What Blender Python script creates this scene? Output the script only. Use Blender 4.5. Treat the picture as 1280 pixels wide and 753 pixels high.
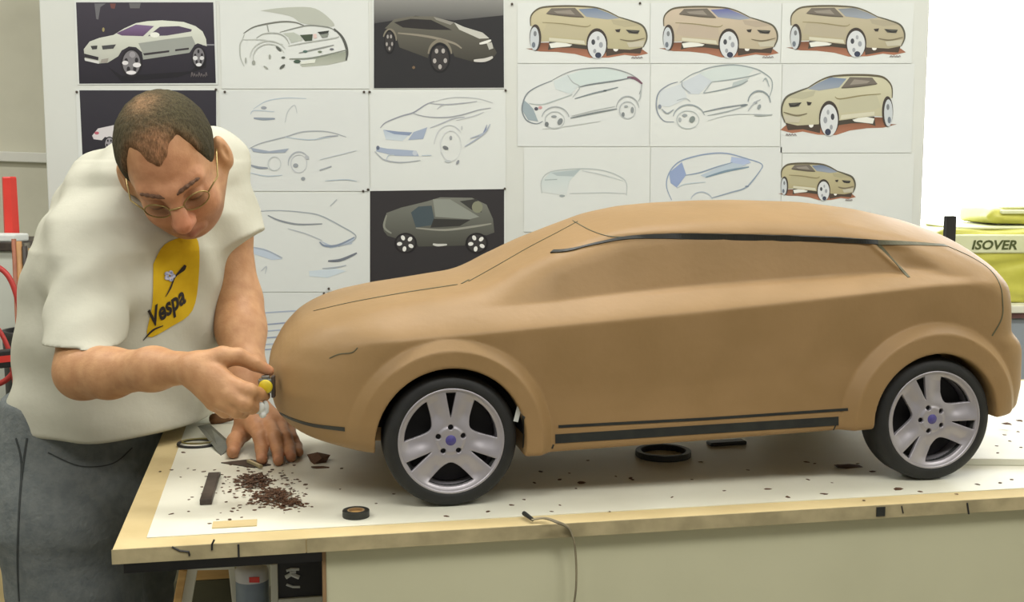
import bpy, bmesh, math, random
import numpy as np
from mathutils import Vector, Matrix
from mathutils.bvhtree import BVHTree
from mathutils.geometry import tessellate_polygon

random.seed(7); rng = np.random.default_rng(7)
scene = bpy.context.scene
for o in list(bpy.data.objects): bpy.data.objects.remove(o, do_unlink=True)
COL = scene.collection

# ------------------------------------------------------------------ camera
F, CX, CY = 1500.0, 640.0, 376.5           # focal length in pixels of a 1280x753 frame
TH = math.radians(6.7); ZT = 0.88          # pitch down, height of the table top
CZ = ZT + 0.435
cam = bpy.data.cameras.new('camera'); cam.sensor_width = 36; cam.lens = 36 * F / 1280
cam.clip_start = 0.05; cam.clip_end = 60
camo = bpy.data.objects.new('camera', cam); COL.objects.link(camo)
camo.location = (0, 0, CZ); camo.rotation_euler = (math.pi / 2 - TH, 0, 0)
scene.camera = camo

# ------------------------------------------------------------------ light
w = bpy.data.worlds.new('world'); scene.world = w; w.use_nodes = True
w.node_tree.nodes['Background'].inputs[0].default_value = (1.0, 0.99, 0.97, 1)
w.node_tree.nodes['Background'].inputs[1].default_value = 0.24
scene.view_settings.view_transform = 'Standard'; scene.view_settings.look = 'None'
scene.view_settings.gamma = 1; scene.view_settings.use_curve_mapping = False
scene.view_settings.exposure = -0.12
LAMP_W = 21.0          # watts of each ceiling fitting
WINDOW_E = 5.0         # daylight seen through the window

# ------------------------------------------------------------------ helpers
CAMP = np.array([0, 0, CZ]); FWD = np.array([0, math.cos(TH), -math.sin(TH)]); UPV = np.array([0, math.sin(TH), math.cos(TH)])
def ray(x, y): return FWD + np.array([1., 0, 0]) * (x - CX) / F - UPV * (y - CY) / F
def P(x, y, Y):
    d = ray(x, y); return CAMP + d * (Y / d[1])
def PZ(x, y, z=ZT):
    d = ray(x, y); return CAMP + d * ((z - CZ) / d[2])
def lin(c):
    c = np.array(c[:3], float) / 255.0
    return np.where(c <= 0.04045, c / 12.92, ((c + 0.055) / 1.055) ** 2.4)
def rgba(c): return tuple(float(v) for v in lin(c)) + (1.0,)

def material(name, col, rough=0.6, col2=None, scale=20, bump=0.0, bscale=120, metal=0.0, emit=0.0, attr=None, spec=0.5, detail=4, stretch=None):
    m = bpy.data.materials.new(name); m.use_nodes = True
    nt = m.node_tree; b = nt.nodes['Principled BSDF']
    b.inputs['Roughness'].default_value = rough; b.inputs['Metallic'].default_value = metal
    b.inputs['Specular IOR Level'].default_value = spec
    b.inputs['Base Color'].default_value = rgba(col)
    tc = nt.nodes.new('ShaderNodeTexCoord'); src = tc.outputs['Object']
    if stretch:
        mp = nt.nodes.new('ShaderNodeMapping'); mp.inputs['Scale'].default_value = stretch
        nt.links.new(src, mp.inputs['Vector']); src = mp.outputs['Vector']
    base = None
    if attr:
        a = nt.nodes.new('ShaderNodeVertexColor'); a.layer_name = attr; base = a.outputs['Color']
    if col2 is not None:
        n = nt.nodes.new('ShaderNodeTexNoise'); n.inputs['Scale'].default_value = scale; n.inputs['Detail'].default_value = detail
        nt.links.new(src, n.inputs['Vector'])
        r = nt.nodes.new('ShaderNodeValToRGB'); r.color_ramp.elements[0].position = 0.35; r.color_ramp.elements[1].position = 0.65
        r.color_ramp.elements[0].color = rgba(col); r.color_ramp.elements[1].color = rgba(col2)
        nt.links.new(n.outputs['Fac'], r.inputs['Fac'])
        if base is not None:
            mx = nt.nodes.new('ShaderNodeMix'); mx.data_type = 'RGBA'; mx.blend_type = 'MULTIPLY'; mx.inputs[0].default_value = 1.0
            nt.links.new(base, mx.inputs[6]); nt.links.new(r.outputs['Color'], mx.inputs[7]); base = mx.outputs[2]
        else: base = r.outputs['Color']
    if base is not None: nt.links.new(base, b.inputs['Base Color'])
    if bump:
        n2 = nt.nodes.new('ShaderNodeTexNoise'); n2.inputs['Scale'].default_value = bscale; n2.inputs['Detail'].default_value = 5
        nt.links.new(src, n2.inputs['Vector'])
        bp = nt.nodes.new('ShaderNodeBump'); bp.inputs['Strength'].default_value = bump; bp.inputs['Distance'].default_value = 0.004
        nt.links.new(n2.outputs['Fac'], bp.inputs['Height']); nt.links.new(bp.outputs['Normal'], b.inputs['Normal'])
    if emit:
        b.inputs['Emission Color'].default_value = rgba(col); b.inputs['Emission Strength'].default_value = emit
    return m

def link(name, me, mat, parent=None, smooth=False):
    o = bpy.data.objects.new(name, me); COL.objects.link(o)
    if mat is not None: me.materials.clear(); me.materials.append(mat)
    if parent is not None: o.parent = parent
    if smooth: me.polygons.foreach_set('use_smooth', [True] * len(me.polygons))
    return o
def tag(o, label, cat=None, group=None, kind=None):
    o['label'] = label
    if cat: o['category'] = cat
    if group: o['group'] = group
    if kind: o['kind'] = kind
    return o
def empty(name, loc=(0, 0, 0), rz=0):
    o = bpy.data.objects.new(name, None); COL.objects.link(o); o.location = loc; o.rotation_euler = (0, 0, rz)
    o.empty_display_size = 0.05
    return o
def struct(o, label=None):
    o['kind'] = 'structure'
    if label: o['label'] = label
    return o

class MB:
    def __init__(s): s.v = []; s.f = []; s.c = []
    def add(s, v, f, col=None):
        n = len(s.v); s.v += [tuple(map(float, p)) for p in v]; s.f += [tuple(i + n for i in q) for q in f]
        if col is not None: s.c += [col] * len(v) if not isinstance(col, list) else col
        return s
    def box(s, lo, hi, M=None):
        x0, y0, z0 = lo; x1, y1, z1 = hi
        v = [(x0,y0,z0),(x1,y0,z0),(x1,y1,z0),(x0,y1,z0),(x0,y0,z1),(x1,y0,z1),(x1,y1,z1),(x0,y1,z1)]
        if M is not None: v = [M @ Vector(p) for p in v]
        return s.add(v, [(0,3,2,1),(4,5,6,7),(0,1,5,4),(1,2,6,5),(2,3,7,6),(3,0,4,7)])
    def tube(s, pts, r, n=10, caps=True, flat=None):
        pts = [Vector(p) for p in pts]; m = len(pts)
        rs = [r] * m if not hasattr(r, '__len__') else list(r)
        v = []; f = []; up = Vector((0, 0, 1)); prev = None
        for i, p in enumerate(pts):
            t = (pts[min(i + 1, m - 1)] - pts[max(i - 1, 0)]).normalized()
            if prev is None:
                a = t.cross(up if abs(t.z) < .9 else Vector((1, 0, 0))).normalized()
            else: a = (prev - t * prev.dot(t)).normalized()
            prev = a; b = t.cross(a)
            for k in range(n):
                th = 2 * math.pi * k / n
                v.append(p + a * rs[i] * math.cos(th) + b * rs[i] * math.sin(th) * (flat or 1))
        for i in range(m - 1):
            for k in range(n):
                f.append((i*n+k, i*n+(k+1)%n, (i+1)*n+(k+1)%n, (i+1)*n+k))
        if caps: f.append(tuple(range(n))[::-1]); f.append(tuple(range((m-1)*n, m*n)))
        return s.add(v, f)
    def lathe(s, prof, n=48, M=None, closed=True):
        # profile of (radius, axial) pairs about local z
        v = []; f = []; m = len(prof)
        for k in range(n):
            c, d = math.cos(2*math.pi*k/n), math.sin(2*math.pi*k/n)
            for (r, a) in prof:
                p = Vector((r*c, r*d, a)); v.append(M @ p if M is not None else p)
        for k in range(n):
            k2 = (k+1) % n
            for i in range(m if closed else m-1):
                j = (i+1) % m
                f.append((k*m+i, k2*m+i, k2*m+j, k*m+j))
        return s.add(v, f)
    def prism(s, poly, z0, z1, M=None):
        n = len(poly)
        v = [Vector((x, y, z0)) for x, y in poly] + [Vector((x, y, z1)) for x, y in poly]
        if M is not None: v = [M @ p for p in v]
        return s.add(v, [tuple(range(n))[::-1], tuple(range(n, 2*n))] + [(i, (i+1)%n, n+(i+1)%n, n+i) for i in range(n)])
    def mesh(s, name):
        me = bpy.data.meshes.new(name); me.from_pydata(s.v, [], s.f)
        bm = bmesh.new(); bm.from_mesh(me)
        if not s.c: bmesh.ops.recalc_face_normals(bm, faces=bm.faces)
        bm.to_mesh(me); bm.free()
        if s.c:
            a = me.color_attributes.new('Col', 'FLOAT_COLOR', 'POINT')
            a.data.foreach_set('color', np.array([tuple(c[:3]) + (1,) for c in s.c], np.float32).ravel())
        return me
    def build(s, name, mat, parent=None, smooth=False, bevel=0):
        o = link(name, s.mesh(name), mat, parent, smooth)
        if bevel:
            b = o.modifiers.new('bevel', 'BEVEL'); b.width = bevel; b.segments = 2; b.limit_method = 'ANGLE'
        return o
def spline(pts, n=8):
    pts = [Vector(p) for p in pts]; out = []
    for i in range(len(pts) - 1):
        a = pts[max(i-1, 0)]; b = pts[i]; c = pts[i+1]; d = pts[min(i+2, len(pts)-1)]
        for k in range(n):
            t = k / n
            out.append(0.5 * ((2*b) + (c-a)*t + (2*a-5*b+4*c-d)*t*t + (3*b-a-3*c+d)*t**3))
    out.append(pts[-1]); return out

# --- signed distance fields on a grid, turned into one continuous surface
def smin(a, b, k):
    h = np.clip(0.5 + 0.5 * (b - a) / k, 0, 1); return b * (1 - h) + a * h - k * h * (1 - h)
def smax(a, b, k): return -smin(-a, -b, k)
def sstep(a, b, x):
    t = np.clip((x - a) / (b - a), 0, 1); return t * t * (3 - 2 * t)
class Field:
    def __init__(s, lo, hi, h):
        s.lo = np.array(lo, float); s.h = h
        s.n = np.ceil((np.array(hi) - s.lo) / h).astype(int) + 1
        s.F = np.full(tuple(s.n), 1.0, np.float32)
    def sub(s, lo, hi):
        i0 = np.clip(np.floor((np.array(lo) - s.lo) / s.h).astype(int), 0, s.n); i1 = np.clip(np.ceil((np.array(hi) - s.lo) / s.h).astype(int) + 1, 0, s.n)
        sl = tuple(slice(a, b) for a, b in zip(i0, i1))
        ax = [(s.lo[i] + s.h * np.arange(i0[i], i1[i])).astype(np.float32) for i in range(3)]
        return sl, ax[0][:, None, None], ax[1][None, :, None], ax[2][None, None, :]
    def put(s, fn, lo, hi, k=0.01, op='add', only=None):
        m = k + 2 * s.h
        sl, X, Y, Z = s.sub(np.array(lo) - m, np.array(hi) + m)
        if 0 in s.F[sl].shape: return
        d = fn(X, Y, Z).astype(np.float32)
        if op == 'add': s.F[sl] = smin(s.F[sl], d, k)
        elif op == 'cut': s.F[sl] = smax(s.F[sl], -d, k)
        elif op == 'groove': s.F[sl] += d
    def cone(s, a, b, r1, r2, k=0.01, op='add'):
        a = np.array(a, float); b = np.array(b, float); ba = b - a; L = max(ba @ ba, 1e-9); R = max(r1, r2)
        def fn(X, Y, Z):
            x, y, z = X - a[0], Y - a[1], Z - a[2]
            t = np.clip((x * ba[0] + y * ba[1] + z * ba[2]) / L, 0, 1)
            return np.sqrt((x - t*ba[0])**2 + (y - t*ba[1])**2 + (z - t*ba[2])**2) - (r1 + (r2 - r1) * t)
        s.put(fn, np.minimum(a, b) - R, np.maximum(a, b) + R, k, op)
    def chain(s, pts, rs, k=0.01):
        for i in range(len(pts) - 1): s.cone(pts[i], pts[i+1], rs[i], rs[i+1], k)
    def ell(s, c, r, R=None, k=0.01, op='add'):
        # ellipsoid with centre c, radii r, axes in the columns of R
        c = np.array(c, float); R = np.eye(3) if R is None else R; m = max(r)
        def fn(X, Y, Z):
            x, y, z = X - c[0], Y - c[1], Z - c[2]
            q = [(x*R[0, i] + y*R[1, i] + z*R[2, i]) for i in range(3)]
            k0 = np.sqrt(sum((q[i] / r[i])**2 for i in range(3))); k1 = np.sqrt(sum((q[i] / r[i]**2)**2 for i in range(3)))
            return k0 * (k0 - 1) / np.maximum(k1, 1e-6)
        s.put(fn, c - m, c + m, k, op)
    def loft(s, st, k=0.02, sq=2.0):
        # stations (z, cx, cy, facing angle in degrees, half width, half depth), a trunk that runs up the z axis
        st = np.array(st, float)
        def fn(X, Y, Z):
            z = Z.ravel(); g = [np.interp(z, st[:, 0], st[:, i])[None, None, :] for i in range(1, 6)]
            an = np.radians(g[2]); fx, fy = np.cos(an), np.sin(an)
            x, y = X - g[0], Y - g[1]
            pf = np.abs(x*fx + y*fy) / g[4]; ps = np.abs(-x*fy + y*fx) / g[3]
            d = ((pf**sq + ps**sq) ** (1/sq) - 1) * np.minimum(g[3], g[4])
            return smax(d, np.maximum(st[0, 0] - Z, Z - st[-1, 0]) + 0*d, 0.01)
        m = st[:, 4:6].max()
        s.put(fn, [st[:, 1].min() - m, st[:, 2].min() - m, st[0, 0]], [st[:, 1].max() + m, st[:, 2].max() + m, st[-1, 0]], k)
    def mesh(s, name):
        Fd = s.F; S = (Fd < 0)
        c = np.zeros(tuple(s.n - 1), np.int8)
        N = s.n - 1
        for a in (0, 1):
            for b in (0, 1):
                for d in (0, 1): c += S[a:a+N[0], b:b+N[1], d:d+N[2]]
        act = (c > 0) & (c < 8); ii = np.argwhere(act)
        idx = np.full(tuple(N), -1, np.int32); idx[act] = np.arange(len(ii))
        pos = np.zeros((len(ii), 3)); cnt = np.zeros(len(ii))
        corners = [(a, b, d) for a in (0, 1) for b in (0, 1) for d in (0, 1)]
        for p in corners:
            for ax in range(3):
                if p[ax] == 1: continue
                q = list(p); q[ax] = 1
                fa = Fd[ii[:, 0]+p[0], ii[:, 1]+p[1], ii[:, 2]+p[2]]; fb = Fd[ii[:, 0]+q[0], ii[:, 1]+q[1], ii[:, 2]+q[2]]
                m = (fa < 0) != (fb < 0)
                t = np.where(m, fa / np.where(m, fa - fb, 1), 0)
                pt = np.array(p, float)[None, :].repeat(len(ii), 0); pt[:, ax] = t
                pos[m] += pt[m]; cnt[m] += 1
        V = s.lo + s.h * (ii + pos / cnt[:, None])
        quads = []
        for ax in range(3):
            sa = [slice(0, s.n[i] - (1 if i == ax else 0)) for i in range(3)]; sb = list(sa); sb[ax] = slice(1, s.n[ax])
            A, B = S[tuple(sa)], S[tuple(sb)]
            o1, o2 = [(1, 2), (2, 0), (0, 1)][ax]
            for flip in (0, 1):
                e = np.argwhere((A & ~B) if not flip else (~A & B))
                e = e[(e[:, o1] > 0) & (e[:, o2] > 0) & (e[:, o1] < N[o1]) & (e[:, o2] < N[o2])]
                def cell(d1, d2):
                    t = e.copy(); t[:, o1] -= d1; t[:, o2] -= d2; return idx[t[:, 0], t[:, 1], t[:, 2]]
                q = np.stack([cell(1, 1), cell(0, 1), cell(0, 0), cell(1, 0)], 1)
                if flip: q = q[:, ::-1]
                quads.append(q)
        Q = np.concatenate(quads)
        me = bpy.data.meshes.new(name)
        me.vertices.add(len(V)); me.vertices.foreach_set('co', V.astype(np.float32).ravel())
        me.loops.add(Q.size); me.loops.foreach_set('vertex_index', Q.astype(np.int32).ravel())
        me.polygons.add(len(Q)); me.polygons.foreach_set('loop_start', np.arange(0, Q.size, 4, dtype=np.int32))
        me.polygons.foreach_set('use_smooth', np.ones(len(Q), bool))
        me.update(calc_edges=True); me.validate()
        return me
def verts_of(me):
    a = np.empty(len(me.vertices) * 3, np.float32); me.vertices.foreach_get('co', a); return a.reshape(-1, 3)
def relax(me, n=2, f=0.5):
    # gentle smoothing of the grid marks on a field surface
    v = verts_of(me).astype(float); e = np.empty(len(me.edges) * 2, np.int32); me.edges.foreach_get('vertices', e); e = e.reshape(-1, 2)
    cnt = np.bincount(e.ravel(), minlength=len(v))[:, None]
    for i in range(n * 2):
        ac = np.zeros_like(v)
        for k in range(3):
            ac[:, k] = np.bincount(e[:, 0], v[e[:, 1], k], len(v)) + np.bincount(e[:, 1], v[e[:, 0], k], len(v))
        v += (f if i % 2 == 0 else -f * 1.04) * (ac / np.maximum(cnt, 1) - v)
    me.vertices.foreach_set('co', v.astype(np.float32).ravel()); me.update()
def bvh_of(o):
    me = o.data; M = o.matrix_world
    return BVHTree.FromPolygons([M @ v.co for v in me.vertices], [tuple(p.vertices) for p in me.polygons])
def paint(me, cols):
    a = me.color_attributes.new('Col', 'FLOAT_COLOR', 'POINT')
    a.data.foreach_set('color', np.concatenate([cols, np.ones((len(cols), 1))], 1).astype(np.float32).ravel())

# ------------------------------------------------------------------ materials
M_wall = material('plaster', (214, 212, 194), 0.8, (206, 204, 186), 6, 0.05, 60)
M_floor = material('concrete_floor', (150, 146, 134), 0.7, (135, 132, 120), 5)
M_ceil = material('ceiling_paint', (225, 224, 216), 0.9, (218, 217, 210), 3)
M_board = material('pinboard_paint', (207, 210, 205), 0.75, (203, 206, 200), 3)
M_paper = material('paper', (211, 215, 212), 0.7, (208, 212, 209), 5)
M_ink = material('print_ink', (255, 255, 255), 0.55, None, attr='Col', spec=0.3)
M_clay = material('brown_clay', (154, 124, 84), 0.50, (147, 118, 78), 14, 0.10, 90, spec=0.35)
M_tape = material('black_tape', (30, 32, 30), 0.5, (40, 42, 38), 60)
M_gtape = material('grey_green_tape', (92, 90, 66), 0.55, (80, 78, 56), 60)
M_tire = material('tire_rubber', (26, 27, 27), 0.62, (32, 33, 33), 50, 0.1, 300)
M_alloy = material('silver_alloy', (176, 172, 178), 0.38, (168, 164, 170), 30, metal=0.45)
M_dark = material('dark_recess', (38, 36, 37), 0.7, (46, 44, 44), 30)
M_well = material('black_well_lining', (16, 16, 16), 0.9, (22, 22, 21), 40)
M_cap = material('blue_violet_cap', (72, 66, 132), 0.4, (84, 78, 142), 200)
M_mdf = material('raw_board', (205, 186, 138), 0.75, (190, 170, 122), 9, 0.05, 200, stretch=(1, 1, 1))
M_edge = material('board_edge', (186, 172, 134), 0.8, (158, 146, 112), 25, 0.1, 150)
M_white = material('white_laminate', (226, 225, 208), 0.5, (216, 214, 196), 7, 0.02, 80)
M_cream = material('cream_panel', (205, 203, 172), 0.65, (198, 196, 165), 4)
M_wood = material('pine', (198, 160, 98), 0.6, (178, 140, 82), 12, 0.1, 60, stretch=(1, 8, 8))
M_steel = material('steel', (150, 152, 146), 0.35, (130, 132, 126), 20, metal=0.8)
M_darksteel = material('dark_steel', (84, 74, 66), 0.5, (62, 54, 48), 40, metal=0.3)
M_black = material('black_plastic', (28, 28, 29), 0.5, (36, 36, 37), 30)
M_red = material('red_plastic', (214, 62, 52), 0.45, (204, 54, 46), 12)
M_crumb = material('clay_scrap', (98, 66, 42), 0.75, (74, 50, 33), 160, 0.3, 300)
M_yellow = material('yellow_dial', (216, 196, 40), 0.5, (206, 184, 34), 60)
M_skin = material('skin', (255, 255, 255), 0.5, (236, 228, 224), 60, 0.12, 260, attr='Col', spec=0.35)
M_hair = material('hair', (255, 255, 255), 0.85, (190, 190, 190), 420, 0.55, 600, attr='Col', spec=0.2, stretch=(1.0, 1.0, 0.35))
M_shirt = material('cotton', (194, 193, 178), 0.9, (188, 187, 172), 12, 0.25, 45, spec=0.1)
M_jeans = material('denim', (118, 123, 122), 0.9, (104, 110, 111), 60, 0.4, 160, spec=0.1)
M_shoe = material('shoe_leather', (50, 44, 40), 0.5, (60, 52, 46), 20)

# ------------------------------------------------------------------ the room
YW = 3.0           # face of the pin board
def slab(name, lo, hi, mat, label=None):
    o = MB().box(lo, hi).build(name, mat); struct(o, label); return o
slab('floor', (-3.0, -2.0, -0.1), (3.2, 4.4, 0.0), M_floor)
slab('ceiling', (-3.0, -2.0, 2.75), (3.2, 4.4, 2.85), M_ceil)
slab('wall_left', (-3.1, -2.0, 0.0), (-3.0, 4.4, 2.75), M_wall)
slab('wall_right', (3.2, -2.0, 0.0), (3.3, 4.4, 2.75), M_wall)
# back wall with a window opening behind the right end of the pin board
WX0, WX1, WZ0, WZ1, WYB = 0.98, 2.7, 0.95, 2.45, 3.6
bw = MB()
bw.box((-3.0, WYB, 0), (WX0, WYB + .1, 2.75)); bw.box((WX1, WYB, 0), (3.2, WYB + .1, 2.75))
bw.box((WX0, WYB, 0), (WX1, WYB + .1, WZ0)); bw.box((WX0, WYB, WZ1), (WX1, WYB + .1, 2.75))
wb = bw.build('wall_back', M_wall); struct(wb)
fr = MB()
fr.box((WX0, WYB - .01, WZ0), (WX1, WYB + .06, WZ0 + .05)); fr.box((WX0, WYB - .01, WZ1 - .05), (WX1, WYB + .06, WZ1))
fr.box((WX0, WYB - .01, WZ0), (WX0 + .05, WYB + .06, WZ1)); fr.box((WX1 - .05, WYB - .01, WZ0), (WX1, WYB + .06, WZ1))
M_frame = material('window_paint', (220, 221, 218), 0.5, (214, 215, 212), 8)
win = fr.build('window_1', M_frame, bevel=.003); struct(win, 'white painted window frame full of bright daylight')
mu = MB().box((1.555, WYB - .005, WZ0 + .05), (1.60, WYB + .05, WZ1 - .05)).build('mullion', M_frame, win)
M_pane = material('bright_daylight_pane', (250, 252, 255), 0.2, None, emit=WINDOW_E)
for a, b in ((WX0 + .05, 1.555), (1.60, WX1 - .05)):
    MB().box((a, WYB + .02, WZ0 + .05), (b, WYB + .03, WZ1 - .05)).build('pane', M_pane, win)

# ceiling fittings: the lamps of the studio
M_diff = material('lamp_diffuser', (255, 248, 230), 0.5, None, emit=2.0)
M_case = material('lamp_case', (215, 215, 210), 0.5, (210, 210, 205), 20)
for yy in (0.35, 2.0):
    for xx in (-1.7, 0.0, 1.7):
        t = empty('ceiling_light', (xx, yy, 2.75)); tag(t, 'long white fluorescent ceiling fitting with a pale diffuser', 'ceiling light', 'fluorescent ceiling fittings')
        MB().box((-.62, -.16, -.06), (.62, .16, 0)).build('case', M_case, t, bevel=.006)
        MB().box((-.60, -.14, -.075), (.60, .14, -.06)).build('diffuser', M_diff, t)
        L = bpy.data.lights.new('tube_light', 'AREA'); L.shape = 'RECTANGLE'; L.size = 1.2; L.size_y = .28; L.energy = LAMP_W; L.color = (1, .985, .95)
        lo = bpy.data.objects.new('tube_light', L); COL.objects.link(lo); lo.parent = t; lo.location = (0, 0, -.085)

# pin board on which the sheets hang
bx0 = P(62, 300, YW)[0]; bx1 = P(1157, 140, YW)[0]
pb = empty('pin_board', ((bx0 + bx1) / 2, YW, .35)); tag(pb, 'large white pin board covered with car drawings behind the table', 'board')
hw = (bx1 - bx0) / 2
MB().box((-hw, 0, 0), (hw, .03, 1.75)).build('panel', M_board, pb, bevel=.003)
for s in (-1, 1): MB().box((s*hw*.8 - .03, .03, -.35), (s*hw*.8 + .03, .09, 1.7)).build('leg', M_board, pb)

# ------------------------------------------------------------------ the table
A = math.radians(10.85)
FL = PZ(140, 686)                       # front left corner of the table top
RT = Matrix.Translation(Vector((FL[0], FL[1], 0))) @ Matrix.Rotation(A, 4, 'Z')
table = empty('work_table', (FL[0], FL[1], 0), A)
tag(table, 'long workbench with white top, raw wooden edges and cream front panel', 'table')
TL, TD = 2.0, 0.76
MB().box((0, 0, ZT - .019), (TL, TD, ZT - .001)).build('table_board', M_mdf, table, bevel=.0015)
MB().box((.034, .034, ZT - .002), (TL - .03, TD - .02, ZT)).build('white_sheet', M_white, table)
MB().box((-.0006, -.0012, ZT - .0185), (.215, .0, ZT - .0015)).build('edge_strip', M_edge, table)
MB().box((.2165, -.0012, ZT - .0185), (TL, .0, ZT - .0015)).build('edge_strip', M_edge, table)
px = 0.238
MB().box((px, .012, .05), (TL, .030, ZT - .019)).build('front_panel', M_cream, table, bevel=.001)
MB().box((px - .004, .010, .05), (px, .032, ZT - .019)).build('panel_edge', material('brown_edge', (150, 120, 84), .7, (136, 108, 74), 30), table)
MB().box((px + .3, .03, .05), (px + .32, TD - .03, ZT - .019)).build('side_panel', M_cream, table)
MB().box((TL - .02, .03, .05), (TL, TD - .03, ZT - .019)).build('side_panel', M_cream, table)
MB().box((.01, .012, ZT - .034), (px, .05, ZT - .019)).build('dark_gap', M_black, table)  # black strip painting in the shaded gap under the board
for lx, ly in ((.10, .30), (.10, TD - .06), (px + .31, .05), (TL - .05, .06), (TL - .05, TD - .06)):
    MB().box((lx - .022, ly - .022, 0), (lx + .022, ly + .022, ZT - .019)).build('leg', M_wood, table, bevel=.002)
def T(x, y, z=0): return RT @ Vector((x, y, z))
def edge_mark(pl):                     # pencil and knife marks on the front edge
    m = MB()
    for pts, r in pl:
        q = []
        for (a, b) in pts:
            d = ray(a, b); n = np.array([math.sin(A), -math.cos(A), 0]); p0 = np.array([FL[0], FL[1], 0]) + n * .0016
            q.append(CAMP + d * ((p0 - CAMP) @ n) / (d @ n))
        m.tube([RT.inverted() @ Vector(p) for p in q], r, 5)
    m.build('edge_mark', M_black, table)
edge_mark([([(215, 684), (225, 689), (236, 690), (237, 695)], .0012)])
edge_mark([([(268, 675), (265, 681), (265, 688)], .0012)])
edge_mark([([(298, 681), (298.5, 697)], .0012)])
edge_mark([([(1209, 629), (1211, 643)], .0012)])
edge_mark([([(1127, 633), (1129, 642)], .0008)])
sq = MB(); c0 = PZ(1102, 640, ZT - .009)
sx = (RT.inverted() @ Vector(c0)).x
sq.box((sx - .006, -.0022, ZT - .0155), (sx + .006, -.0012, ZT - .0035)); sq.build('black_sticker', M_tape, table)
# loose square patch let into the white sheet by the front edge
pp = RT.inverted() @ Vector(PZ(268, 664)); pq = RT.inverted() @ Vector(PZ(318, 648))
o = MB().box((-.026, -.013, 0), (.026, .013, .0012)).build('wooden_offcut', M_mdf); o.matrix_world = Matrix.Translation(T((pp.x+pq.x)/2 , (pp.y+pq.y)/2, ZT)) @ Matrix.Rotation(A, 4, 'Z')
tag(o, 'thin rectangular wooden offcut lying flat near the front edge of the table', 'offcut')

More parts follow.
